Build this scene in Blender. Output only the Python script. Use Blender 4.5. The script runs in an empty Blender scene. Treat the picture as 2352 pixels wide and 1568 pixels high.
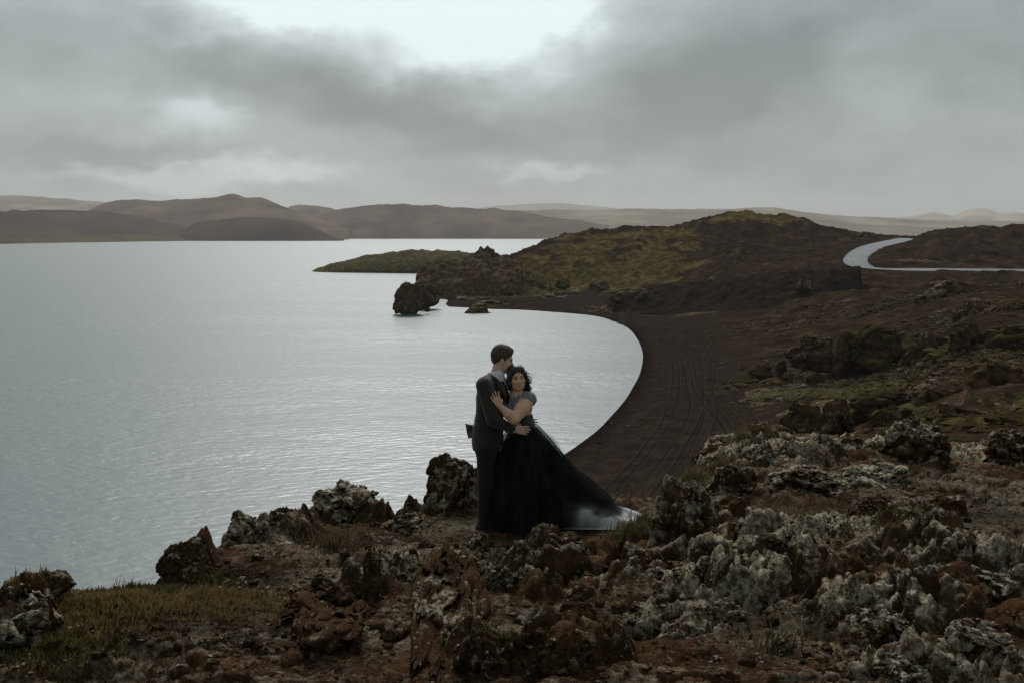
import bpy, bmesh, math, random
import numpy as np
from mathutils import Vector, Matrix, Euler

# ------------------------------------------------------------------ camera, sky, sun, exposure
SC = bpy.context.scene
COL = SC.collection
CAM_Z = 30.0                       # metres above the lake
FPX = 35.0 / 36.0 * 2352.0         # focal length in units of a 2352-wide picture
PITCH = math.atan((784 - 535) / FPX)

cam_d = bpy.data.cameras.new('camera')
cam_d.lens = 35.0
cam_d.sensor_width = 36.0
cam_d.clip_start = 0.1
cam_d.clip_end = 120000.0
cam = bpy.data.objects.new('camera', cam_d)
cam.location = (0, 0, CAM_Z)
cam.rotation_euler = (math.pi / 2 - PITCH, 0, 0)
COL.objects.link(cam)
SC.camera = cam

SUN_AZ = math.radians(-5.0)        # bright cloud gap ahead of the camera, a little to the left
SUN_EL = math.radians(42.0)
sun_d = bpy.data.lights.new('sun', 'SUN')
sun_d.energy = 1.5
sun_d.angle = math.radians(18)
sun_d.color = (1.0, 0.955, 0.90)
sun = bpy.data.objects.new('sun', sun_d)
_sd = Vector((math.sin(SUN_AZ) * math.cos(SUN_EL), math.cos(SUN_AZ) * math.cos(SUN_EL), math.sin(SUN_EL)))
sun.rotation_euler = _sd.to_track_quat('Z', 'Y').to_euler()
COL.objects.link(sun)

SC.view_settings.view_transform = 'Standard'
SC.view_settings.look = 'None'
SC.view_settings.exposure = 0.92
SC.view_settings.gamma = 1.0
SC.view_settings.use_curve_mapping = False
SC.cycles.max_bounces = 6
SC.cycles.transparent_max_bounces = 12
SC.cycles.volume_bounces = 0
SC.cycles.sample_clamp_indirect = 2.0
SC.cycles.use_denoising = True
SC.cycles.denoiser = 'OPENIMAGEDENOISE'
SC.cycles.denoising_prefilter = 'NONE'

# ------------------------------------------------------------------ node helpers
def nd(nt, t, ins=None, **props):
    n = nt.nodes.new(t)
    for k, v in props.items():
        setattr(n, k, v)
    for k, v in (ins or {}).items():
        s = n.inputs[k]
        if isinstance(v, bpy.types.NodeSocket):
            nt.links.new(v, s)
        else:
            s.default_value = v
    return n

def ma(nt, op, a, b=0.0, c=None, clamp=False):
    ins = {0: a, 1: b}
    if c is not None:
        ins[2] = c
    n = nd(nt, 'ShaderNodeMath', ins, operation=op)
    n.use_clamp = clamp
    return n.outputs[0]

def noise(nt, vec, scale, detail=6.0, rough=0.55, dist=0.0):
    return nd(nt, 'ShaderNodeTexNoise', {'Vector': vec, 'Scale': scale, 'Detail': detail,
                                         'Roughness': rough, 'Distortion': dist}).outputs[0]

def ramp(nt, fac, stops, interp='LINEAR'):
    n = nd(nt, 'ShaderNodeValToRGB', {0: fac})
    cr = n.color_ramp
    cr.interpolation = interp
    while len(cr.elements) < len(stops):
        cr.elements.new(0.5)
    for e, (p, c) in zip(cr.elements, stops):
        e.position = p
        e.color = (c, c, c, 1) if not isinstance(c, tuple) else (c[0], c[1], c[2], 1)
    return n.outputs[0]

def sstep(nt, x, lo, hi):
    return nd(nt, 'ShaderNodeMapRange', {0: x, 1: lo, 2: hi, 3: 0.0, 4: 1.0}, interpolation_type='SMOOTHSTEP').outputs[0]

def mixc(nt, fac, a, b, mode='MIX'):
    def c4(v):
        return v if isinstance(v, bpy.types.NodeSocket) else ((v[0], v[1], v[2], 1.0))
    return nd(nt, 'ShaderNodeMix', {0: fac, 6: c4(a), 7: c4(b)}, data_type='RGBA', blend_type=mode).outputs[2]

def new_mat(name):
    m = bpy.data.materials.new(name)
    m.use_nodes = True
    nt = m.node_tree
    return m, nt, nt.nodes['Principled BSDF']

def put(nt, node, **kw):
    for k, v in kw.items():
        s = node.inputs[k.replace('_', ' ')]
        if isinstance(v, bpy.types.NodeSocket):
            nt.links.new(v, s)
        elif isinstance(v, tuple) and len(v) == 3 and s.type == 'RGBA':
            s.default_value = (v[0], v[1], v[2], 1)
        else:
            s.default_value = v

def bump(nt, h, strength, dist, normal=None):
    ins = {'Strength': strength, 'Distance': dist, 'Height': h}
    if normal is not None:
        ins['Normal'] = normal
    return nd(nt, 'ShaderNodeBump', ins).outputs[0]

# ------------------------------------------------------------------ projection helpers (world points from sight lines)
CT, ST = math.cos(PITCH), math.sin(PITCH)
def ray(px, py):
    cx = (px - 1176.0) / FPX
    cy = (784.0 - py) / FPX
    return np.array([cx, ST * cy + CT, CT * cy - ST])
def at(px, py, D):
    r = ray(px, py)
    return np.array([0, 0, CAM_Z]) + r * (D / r[1])
def az_el(px, py):
    r = ray(px, py)
    r = r / np.linalg.norm(r)
    return math.atan2(r[0], r[1]), math.asin(r[2])

# ------------------------------------------------------------------ overcast sky
W = bpy.data.worlds.new('World')
SC.world = W
W.use_nodes = True
W.cycles.sampling_method = 'MANUAL'
W.cycles.sample_map_resolution = 512
nt = W.node_tree
nt.nodes.clear()
tc = nd(nt, 'ShaderNodeTexCoord').outputs['Generated']
sx = nd(nt, 'ShaderNodeSeparateXYZ', {0: tc})
X, Y, Z = sx.outputs[0], sx.outputs[1], sx.outputs[2]
az = ma(nt, 'ARCTAN2', X, Y)
el = ma(nt, 'ARCSINE', Z)
zz = ma(nt, 'ADD', ma(nt, 'MAXIMUM', Z, 0.0), 0.16)
pl = nd(nt, 'ShaderNodeCombineXYZ', {0: ma(nt, 'DIVIDE', X, zz), 1: ma(nt, 'DIVIDE', Y, zz), 2: 0.0}).outputs[0]
ae = nd(nt, 'ShaderNodeCombineXYZ', {0: az, 1: ma(nt, 'MULTIPLY', el, 1.7), 2: 0.0}).outputs[0]
n_plane = noise(nt, pl, 1.1, 7, 0.55, 0.4)
n_puff = noise(nt, ae, 7.0, 8, 0.55, 0.3)
n_fine = noise(nt, ae, 22.0, 6, 0.6, 0.2)
wx = nd(nt, 'ShaderNodeTexNoise', {'Vector': ae, 'Scale': 9.0, 'Detail': 6.0, 'Roughness': 0.6})
wsep = nd(nt, 'ShaderNodeSeparateColor', {0: wx.outputs[1]})
azw = ma(nt, 'ADD', az, ma(nt, 'MULTIPLY', ma(nt, 'SUBTRACT', wsep.outputs[0], 0.5), 0.14))
elw = ma(nt, 'ADD', el, ma(nt, 'MULTIPLY', ma(nt, 'SUBTRACT', wsep.outputs[1], 0.5), 0.09))
val = ma(nt, 'ADD', 0.562, ma(nt, 'MULTIPLY', ma(nt, 'SUBTRACT', n_plane, 0.5), 0.16))
val = ma(nt, 'ADD', val, ma(nt, 'MULTIPLY', ma(nt, 'SUBTRACT', n_puff, 0.5), 0.26))
val = ma(nt, 'ADD', val, ma(nt, 'MULTIPLY', ma(nt, 'SUBTRACT', n_fine, 0.5), 0.07))
CLOUDS = [  # centre and half sizes of cloud masses / gaps along sight lines, brightness
    (880, -190, 540, 268, 0.37), (1130, 60, 190, 110, 0.25), (1070, 150, 110, 60, 0.10),
    (560, 135, 220, 55, -0.13), (850, 235, 220, 70, -0.16), (1060, 320, 200, 55, -0.09), (620, -30, 190, 50, 0.20), (1240, 0, 130, 60, 0.10),
    (500, 280, 120, 45, 0.17), (330, 250, 200, 40, 0.05), (400, 395, 200, 20, 0.19), (690, 390, 110, 22, 0.15), (1270, 405, 130, 14, 0.15),
    (230, 345, 230, 32, -0.08), (1660, 170, 230, 110, -0.15), (1350, 310, 260, 70, -0.05),
    (700, 330, 260, 30, 0.03), (2150, 260, 300, 60, 0.03), (1500, 370, 200, 30, -0.03), (2330, 90, 160, 90, -0.05), (120, 100, 200, 90, -0.02),
]
for (cx, cy, rx, ry, amp) in CLOUDS:
    a0, e0 = az_el(cx, cy)
    da = ma(nt, 'DIVIDE', ma(nt, 'SUBTRACT', azw, a0), rx / FPX)
    de = ma(nt, 'DIVIDE', ma(nt, 'SUBTRACT', elw, e0), ry / FPX)
    q = ma(nt, 'ADD', ma(nt, 'MULTIPLY', da, da), ma(nt, 'MULTIPLY', de, de))
    g = ma(nt, 'DIVIDE', 1.0, ma(nt, 'ADD', 1.0, ma(nt, 'MULTIPLY', ma(nt, 'MULTIPLY', q, q), 0.9)))
    val = ma(nt, 'ADD', val, ma(nt, 'MULTIPLY', g, amp))
val = ma(nt, 'MINIMUM', ma(nt, 'MAXIMUM', val, 0.45), 0.945)
lin = ma(nt, 'MULTIPLY', ma(nt, 'POWER', val, 2.2), 6.0)
tint = mixc(nt, sstep(nt, val, 0.52, 0.85), (0.865, 0.985, 0.97), (0.875, 0.985, 1.0))
ccol = mixc(nt, 1.0, tint, nd(nt, 'ShaderNodeCombineColor', {0: lin, 1: lin, 2: lin}).outputs[0], 'MULTIPLY')
sky = nd(nt, 'ShaderNodeTexSky', sky_type='NISHITA')
sky.sun_disc = False
sky.sun_elevation = SUN_EL
sky.sun_rotation = SUN_AZ
skyc = mixc(nt, 0.96, sky.outputs[0], ccol)      # thin rest of clear sky above an unbroken cloud layer
bg = nd(nt, 'ShaderNodeBackground', {'Color': skyc, 'Strength': 0.1})
nt.links.new(bg.outputs[0], nd(nt, 'ShaderNodeOutputWorld').inputs[0])

# ------------------------------------------------------------------ mesh and noise helpers
def _hash(ix, iy, iz, seed):
    h = (ix.astype(np.uint32) * np.uint32(374761393)) ^ (iy.astype(np.uint32) * np.uint32(668265263)) \
        ^ (iz.astype(np.uint32) * np.uint32(2246822519)) ^ np.uint32((seed * 3266489917) & 0xffffffff)
    h = (h ^ (h >> np.uint32(15))) * np.uint32(2246822519)
    h = (h ^ (h >> np.uint32(13))) * np.uint32(3266489917)
    return h ^ (h >> np.uint32(16))

def pnoise(P, seed=0):
    P = np.asarray(P, dtype=np.float64)
    I = np.floor(P).astype(np.int64)
    F = (P - I).astype(np.float32)
    U = F * F * F * (F * (F * 6 - 15) + 10)
    out = 0
    for dx in (0, 1):
        wx_ = U[:, 0] if dx else 1 - U[:, 0]
        for dy in (0, 1):
            wy_ = U[:, 1] if dy else 1 - U[:, 1]
            for dz in (0, 1):
                wz_ = U[:, 2] if dz else 1 - U[:, 2]
                h = _hash(I[:, 0] + dx, I[:, 1] + dy, I[:, 2] + dz, seed)
                g = ((h & np.uint32(1023)).astype(np.float32) / 511.5 - 1) * (F[:, 0] - dx) \
                    + (((h >> np.uint32(10)) & np.uint32(1023)).astype(np.float32) / 511.5 - 1) * (F[:, 1] - dy) \
                    + (((h >> np.uint32(20)) & np.uint32(1023)).astype(np.float32) / 511.5 - 1) * (F[:, 2] - dz)
                out = out + wx_ * wy_ * wz_ * g
    return out * 1.3

def fbm(P, octv=4, gain=0.5, seed=0, ridge=False):
    P = np.asarray(P, dtype=np.float64)
    a, s, out = 1.0, 0.0, 0
    for k in range(octv):
        n = pnoise(P, seed + 17 * k)
        if ridge:
            n = 1 - 2 * np.abs(n)
        out = out + a * n
        s += a
        a *= gain
        P = P * 2.03 + 11.7
    return out / s

def worley(P, seed=0):
    I = np.floor(P).astype(np.int64)
    f1 = np.full(len(P), 9.0)
    for dx in (-1, 0, 1):
        for dy in (-1, 0, 1):
            for dz in (-1, 0, 1):
                c = I + np.array([dx, dy, dz])
                h = _hash(c[:, 0], c[:, 1], c[:, 2], seed)
                j = np.stack([(h & np.uint32(1023)), (h >> np.uint32(10)) & np.uint32(1023), (h >> np.uint32(20)) & np.uint32(1023)], 1) / 1023.0
                d = c + j - P
                f1 = np.minimum(f1, (d * d).sum(1))
    return np.sqrt(f1)

def cracks(P, seed=0, dim=2):
    """blocks split by joints: distance between the two nearest centres, and a random number per block"""
    I = np.floor(P).astype(np.int64)
    f1 = np.full(len(P), 9.0); f2 = np.full(len(P), 9.0); rnd_ = np.zeros(len(P))
    for dx in (-1, 0, 1):
        for dy in (-1, 0, 1):
            for dz in ((-1, 0, 1) if dim == 3 else (0,)):
                c = I + np.array([dx, dy, dz])
                h = _hash(c[:, 0], c[:, 1], c[:, 2], seed)
                j = np.stack([(h & np.uint32(1023)), (h >> np.uint32(10)) & np.uint32(1023), (h >> np.uint32(20)) & np.uint32(1023)], 1) / 1023.0
                d = c + j - P
                if dim == 2: d = d[:, :2]
                d = np.sqrt((d * d).sum(1))
                n_ = d < f1
                f2 = np.where(n_, f1, np.minimum(f2, d)); rnd_ = np.where(n_, (h >> np.uint32(5) & np.uint32(255)) / 255.0, rnd_); f1 = np.where(n_, d, f1)
    return f2 - f1, rnd_

def sm(x, a, b):
    t = np.clip((x - a) / (b - a), 0, 1)
    return t * t * (3 - 2 * t)

def mesh_from(name, V, F, mats=(), smooth=True, attrs=None):
    me = bpy.data.meshes.new(name)
    V = np.asarray(V, dtype=np.float32)
    F = np.asarray(F, dtype=np.int32)
    me.vertices.add(len(V))
    me.vertices.foreach_set('co', V.ravel())
    k = F.shape[1]
    me.loops.add(F.size)
    me.loops.foreach_set('vertex_index', F.ravel())
    me.polygons.add(len(F))
    me.polygons.foreach_set('loop_start', np.arange(0, F.size, k, dtype=np.int32))
    me.polygons.foreach_set('loop_total', np.full(len(F), k, dtype=np.int32))
    me.polygons.foreach_set('use_smooth', np.full(len(F), smooth, dtype=bool))
    for m in mats:
        me.materials.append(m)
    for an, av in (attrs or {}).items():
        at_ = me.attributes.new(an, 'FLOAT', 'POINT')
        at_.data.foreach_set('value', np.asarray(av, dtype=np.float32))
    me.update()
    me.validate()
    return me

def grid_faces(nr, nc, wrap=False):
    r = np.arange(nr - 1)[:, None]
    c = np.arange(nc if wrap else nc - 1)[None, :]
    c1 = (c + 1) % nc
    return np.stack([(r * nc + c), (r * nc + c1), ((r + 1) * nc + c1), ((r + 1) * nc + c)], -1).reshape(-1, 4)

def link(name, me, parent=None, label=None, cat=None, group=None, kind=None, loc=None):
    o = bpy.data.objects.new(name, me)
    COL.objects.link(o)
    if parent is not None:
        o.parent = parent
    if label: o['label'] = label
    if cat: o['category'] = cat
    if group: o['group'] = group
    if kind: o['kind'] = kind
    if loc is not None: o.location = loc
    return o

def empty(name, loc, label=None, cat=None, group=None):
    o = link(name, None, None, label, cat, group)
    o.location = loc
    return o

# ------------------------------------------------------------------ materials of the land
def POS(nt):
    g = nd(nt, 'ShaderNodeNewGeometry')
    return g.outputs['Position'], g.outputs['Normal']

def attr(nt, name):
    return nd(nt, 'ShaderNodeAttribute', attribute_name=name).outputs['Fac']

def rock_material(name, sc=1.0, lichen=0.5, rust=0.35, bright=1.0, moss=0.0, ground=False, base=1.0, knobs=False):
    """Weathered lava: near-black to brown stone, rusty patches, pale crusts of lichen, optional moss cushions."""
    m, nt, b = new_mat(name)
    p, nrm = POS(nt)
    nz = nd(nt, 'ShaderNodeSeparateXYZ', {0: nrm}).outputs[2]
    big = noise(nt, p, 0.9 * sc, 5, 0.55)
    mid = noise(nt, p, 6.0 * sc, 9, 0.62)
    fin = noise(nt, p, 38.0 * sc, 6, 0.65)
    col = ramp(nt, mid, [(0.30, (0.012 * base, 0.009 * base, 0.007 * base)), (0.47, (0.036 * base, 0.025 * base, 0.018 * base)), (0.62, (0.078 * base, 0.052 * base, 0.036 * base)), (0.8, (0.13 * base, 0.088 * base, 0.06 * base))])
    rmask = sstep(nt, ma(nt, 'ADD', noise(nt, p, 2.2 * sc, 7, 0.6), ma(nt, 'MULTIPLY', ma(nt, 'SUBTRACT', fin, 0.5), 0.25)), 0.62 - 0.25 * rust, 0.78 - 0.25 * rust)
    rc = ramp(nt, fin, [(0.3, (0.020, 0.012, 0.0075)), (0.55, (0.062, 0.034, 0.019)), (0.75, (0.14, 0.083, 0.046))])
    col = mixc(nt, ma(nt, 'MULTIPLY', rmask, 0.85), col, rc)
    col = mixc(nt, ma(nt, 'MULTIPLY', sstep(nt, fin, 0.55, 0.75), 0.35), col, (0.16, 0.12, 0.085))
    if ground:
        soil = attr(nt, 'soil')
        sc_ = ramp(nt, noise(nt, p, 3.0, 8, 0.65), [(0.3, (0.013, 0.009, 0.0068)), (0.5, (0.043, 0.0265, 0.0172)), (0.7, (0.12, 0.069, 0.040))])
        sc_ = mixc(nt, sstep(nt, fin, 0.58, 0.72), sc_, (0.12, 0.075, 0.045))
        sc_ = mixc(nt, attr(nt, 'gravel'), sc_, ramp(nt, fin, [(0.35, (0.006, 0.0045, 0.0038)), (0.6, (0.018, 0.013, 0.010)), (0.8, (0.05, 0.038, 0.029))]))
        sc_ = mixc(nt, 1.0, sc_, (1.0, 0.86, 0.72), 'MULTIPLY')
        col = mixc(nt, soil, col, sc_)
    col = mixc(nt, 1.0, col, (1.15, 1.02, 0.78), 'MULTIPLY')
    # lichen crusts: irregular patches, thicker where the rain reaches
    lm = noise(nt, p, 9.0 * sc, 14, 0.80, 0.3)
    lm = ma(nt, 'ADD', lm, ma(nt, 'MULTIPLY', ma(nt, 'SUBTRACT', big, 0.5), 0.75))
    lm = ma(nt, 'ADD', lm, ma(nt, 'MULTIPLY', ma(nt, 'SUBTRACT', nz, 0.4), 0.09))
    if knobs:
        lm = ma(nt, 'ADD', lm, ma(nt, 'MULTIPLY', attr(nt, 'knob'), 0.16))
    th = 0.66 - 0.22 * lichen
    lmask = sstep(nt, lm, th, th + 0.05)
    spots = sstep(nt, noise(nt, p, 21.0 * sc, 5, 0.6), 0.66 - 0.06 * lichen, 0.70 - 0.05 * lichen)
    pores = sstep(nt, noise(nt, p, 17.0 * sc, 6, 0.7), 0.40, 0.50)
    lmask = ma(nt, 'MULTIPLY', lmask, ma(nt, 'ADD', 0.25, ma(nt, 'MULTIPLY', pores, 0.75)))
    lmask = ma(nt, 'MAXIMUM', ma(nt, 'MULTIPLY', lmask, 0.9), ma(nt, 'MULTIPLY', spots, 0.75))
    if ground:
        lmask = ma(nt, 'MULTIPLY', lmask, ma(nt, 'SUBTRACT', 1.0, ma(nt, 'MULTIPLY', soil, 0.88)))
    lc = ramp(nt, noise(nt, p, 24.0 * sc, 8, 0.75), [(0.32, (0.09 * bright, 0.073 * bright, 0.052 * bright)), (0.46, (0.30 * bright, 0.267 * bright, 0.21 * bright)), (0.62, (0.64 * bright, 0.615 * bright, 0.53 * bright))])
    lc = mixc(nt, ma(nt, 'MULTIPLY', sstep(nt, noise(nt, p, 3.3 * sc, 4), 0.55, 0.7), 0.55), lc, (0.17, 0.135, 0.07))
    lc = mixc(nt, 1.0, lc, (1.0, 0.955, 0.86), 'MULTIPLY')
    col = mixc(nt, lmask, col, lc)
    if moss:
        mm = ma(nt, 'ADD', noise(nt, p, 0.55 * sc, 7, 0.6), ma(nt, 'MULTIPLY', ma(nt, 'SUBTRACT', nz, 0.6), 0.42))
        mk = sstep(nt, mm, 0.64 - 0.2 * moss, 0.70 - 0.2 * moss)
        mc = ramp(nt, noise(nt, p, 2.5 * sc, 6, 0.6), [(0.3, (0.022, 0.019, 0.008)), (0.5, (0.062, 0.053, 0.019)), (0.72, (0.14, 0.115, 0.04))])
        mc = mixc(nt, ma(nt, 'MULTIPLY', sstep(nt, noise(nt, p, 1.1 * sc, 3), 0.58, 0.68), 0.6), mc, (0.15, 0.085, 0.018))
        col = mixc(nt, mk, col, mc)
    h = ma(nt, 'ADD', ma(nt, 'MULTIPLY', mid, 0.6), ma(nt, 'ADD', ma(nt, 'MULTIPLY', fin, 0.5), ma(nt, 'MULTIPLY', lmask, 0.15)))
    h = ma(nt, 'ADD', h, ma(nt, 'MULTIPLY', noise(nt, p, 110.0 * sc, 4, 0.6), 0.25))
    put(nt, b, Base_Color=col, Roughness=0.95, Specular_IOR_Level=0.03, Normal=bump(nt, h, 1.0, 0.075 / sc))
    return m

M_ROCK = rock_material('lichen_lava', 1.0, 0.74, 0.38, 1.0, base=1.5, knobs=True)
M_ROCK_PALE = rock_material('pale_lichen_lava', 1.0, 1.0, 0.30, 1.1, base=1.5, knobs=True)
M_ROCK_RUST = rock_material('rusty_lava', 0.9, 0.36, 0.85, base=1.2, knobs=True)
M_SLAB = rock_material('ochre_slab', 1.0, 0.36, 0.8, 0.9, base=1.1)
M_LEDGE = rock_material('ledge_ground', 1.0, 0.66, 0.32, ground=True, base=1.35, knobs=True)
M_ROCK_FAR = rock_material('distant_lava', 0.12, 0.45, 0.2, 0.75, moss=0.35, base=1.5)
M_ROCK_MOSS = rock_material('mossy_lava', 0.16, 0.40, 0.25, 0.75, moss=0.8)
M_CRAG = rock_material('dark_crag', 0.10, 0.22, 0.3, 0.5, moss=0.42, base=1.5)
M_ROCK_DARK = rock_material('dark_lava', 0.14, 0.12, 0.15, 0.6)
M_STONE = rock_material('loose_stone', 1.6, 0.30, 0.35, 0.9)

def sand_material():
    m, nt, b = new_mat('black_sand_and_moss')
    p, nrm = POS(nt)
    nz = nd(nt, 'ShaderNodeSeparateXYZ', {0: nrm}).outputs[2]
    mid = noise(nt, p, 0.35, 9, 0.62)
    fin = noise(nt, p, 2.6, 7, 0.65)
    col = ramp(nt, mid, [(0.30, (0.0165, 0.0118, 0.0094)), (0.5, (0.0250, 0.0182, 0.0148)), (0.72, (0.043, 0.032, 0.0262))])
    col = mixc(nt, ma(nt, 'MULTIPLY', sstep(nt, fin, 0.5, 0.75), 0.3), col, (0.058, 0.039, 0.028))
    wet = sstep(nt, nd(nt, 'ShaderNodeSeparateXYZ', {0: p}).outputs[2], 0.22, 0.0)
    wet = ma(nt, 'MULTIPLY', wet, ma(nt, 'ADD', 0.35, noise(nt, p, 0.3, 4)))
    col = mixc(nt, wet, col, (0.010, 0.0072, 0.006))
    # rough hillside: broken brown lava and scree
    rk = attr(nt, 'rock')
    rc = ramp(nt, noise(nt, p, 0.16, 10, 0.68), [(0.34, (0.0085, 0.0055, 0.004)), (0.5, (0.029, 0.0185, 0.012)), (0.64, (0.070, 0.045, 0.029)), (0.78, (0.16, 0.115, 0.076))])
    col = mixc(nt, ma(nt, 'MULTIPLY', rk, sstep(nt, noise(nt, p, 0.22, 8, 0.6), 0.36, 0.56)), col, rc)
    # dry straw
    st = attr(nt, 'straw')
    sk = sstep(nt, ma(nt, 'ADD', noise(nt, p, 0.5, 8, 0.68), ma(nt, 'MULTIPLY', st, 0.30)), 0.68, 0.80)
    col = mixc(nt, ma(nt, 'MULTIPLY', sk, st), col, ramp(nt, fin, [(0.3, (0.05, 0.04, 0.022)), (0.7, (0.17, 0.135, 0.08))]))
    # moss
    ms = attr(nt, 'moss')
    mn = ma(nt, 'ADD', noise(nt, p, 0.075, 9, 0.62), ma(nt, 'MULTIPLY', ma(nt, 'SUBTRACT', nz, 0.85), 0.9))
    mk = sstep(nt, ma(nt, 'ADD', mn, ma(nt, 'MULTIPLY', ms, 0.5)), 0.76, 0.86)
    mc = ramp(nt, noise(nt, p, 0.25, 8, 0.65), [(0.3, (0.022, 0.016, 0.007)), (0.5, (0.066, 0.051, 0.020)), (0.68, (0.145, 0.112, 0.046))])
    col = mixc(nt, ma(nt, 'MULTIPLY', mk, ma(nt, 'MINIMUM', ma(nt, 'MULTIPLY', ms, 2.0), 1.0)), col, mc)
    h = ma(nt, 'ADD', mid, ma(nt, 'MULTIPLY', fin, 0.35))
    rough = ma(nt, 'SUBTRACT', 0.97, ma(nt, 'MULTIPLY', wet, 0.15))
    put(nt, b, Base_Color=col, Roughness=rough, Specular_IOR_Level=0.0, Normal=bump(nt, h, 0.5, 0.5))
    return m
M_SAND = sand_material()

def hill_material(name, c0, c1, c2, sc):
    m, nt, b = new_mat(name)
    p, nrm = POS(nt)
    st = nd(nt, 'ShaderNodeVectorMath', {0: p, 1: (1.0, 0.6, 2.2)}, operation='MULTIPLY').outputs[0]
    n = noise(nt, st, sc, 9, 0.6, 0.3)
    col = ramp(nt, n, [(0.32, c0), (0.5, c1), (0.7, c2)])
    put(nt, b, Base_Color=col, Roughness=1.0, Specular_IOR_Level=0.0, Normal=bump(nt, noise(nt, p, sc * 3, 8, 0.6), 0.7, 25.0))
    return m
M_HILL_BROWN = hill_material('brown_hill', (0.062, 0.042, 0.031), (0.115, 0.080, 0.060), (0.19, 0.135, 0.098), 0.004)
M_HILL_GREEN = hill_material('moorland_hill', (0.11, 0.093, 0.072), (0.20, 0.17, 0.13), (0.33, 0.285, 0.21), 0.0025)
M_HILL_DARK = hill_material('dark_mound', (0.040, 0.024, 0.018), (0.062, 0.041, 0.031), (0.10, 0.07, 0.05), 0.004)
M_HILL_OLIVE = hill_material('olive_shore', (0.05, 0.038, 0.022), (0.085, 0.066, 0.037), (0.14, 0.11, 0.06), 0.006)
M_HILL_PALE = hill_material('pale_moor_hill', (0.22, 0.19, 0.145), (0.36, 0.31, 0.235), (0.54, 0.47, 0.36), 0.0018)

def water_material():
    m, nt, b = new_mat('lake_water')
    p, nrm = POS(nt)
    rot = nd(nt, 'ShaderNodeMapping', {0: p, 'Rotation': (0, 0, math.radians(-38)), 'Scale': (0.6, 1.0, 1.0)}).outputs[0]
    a = noise(nt, rot, 0.9, 3, 0.5, 0.6)
    w = nd(nt, 'ShaderNodeTexWave', {'Vector': rot, 'Scale': 0.20, 'Distortion': 9.0, 'Detail': 3.0, 'Detail Scale': 0.6, 'Detail Roughness': 0.6}, wave_type='BANDS', bands_direction='Y').outputs[1]
    c = noise(nt, p, 4.5, 3, 0.6)
    gust = noise(nt, nd(nt, 'ShaderNodeMapping', {0: p, 'Rotation': (0, 0, 0.2), 'Scale': (0.006, 0.02, 1.0)}).outputs[0], 1.0, 5, 0.6)
    h = ma(nt, 'ADD', ma(nt, 'MULTIPLY', a, 0.55), ma(nt, 'ADD', ma(nt, 'MULTIPLY', w, 0.05), ma(nt, 'MULTIPLY', c, 0.13)))
    big = noise(nt, rot, 0.16, 3, 0.5, 0.5)
    h = ma(nt, 'ADD', h, ma(nt, 'MULTIPLY', big, 0.9))
    stg = ma(nt, 'ADD', 0.40, ma(nt, 'MULTIPLY', sstep(nt, gust, 0.35, 0.65), 0.40))
    bn = nd(nt, 'ShaderNodeBump', {'Strength': stg, 'Distance': 0.42, 'Height': h}).outputs[0]
    put(nt, b, Base_Color=(0.13, 0.165, 0.175), Roughness=0.33, IOR=1.5, Specular_IOR_Level=0.5, Normal=bn)
    return m
M_WATER = water_material()

# ------------------------------------------------------------------ lake
lv = [(-26000, -400, 0), (26000, -400, 0), (26000, 26000, 0), (-26000, 26000, 0)]
link('lake', mesh_from('lake', lv, [(0, 1, 2, 3)], [M_WATER]), kind='structure', label='wide grey rippled lake under the clouds', cat='lake')
lb = [(x, y, -0.8) for x, y, z in lv]

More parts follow.
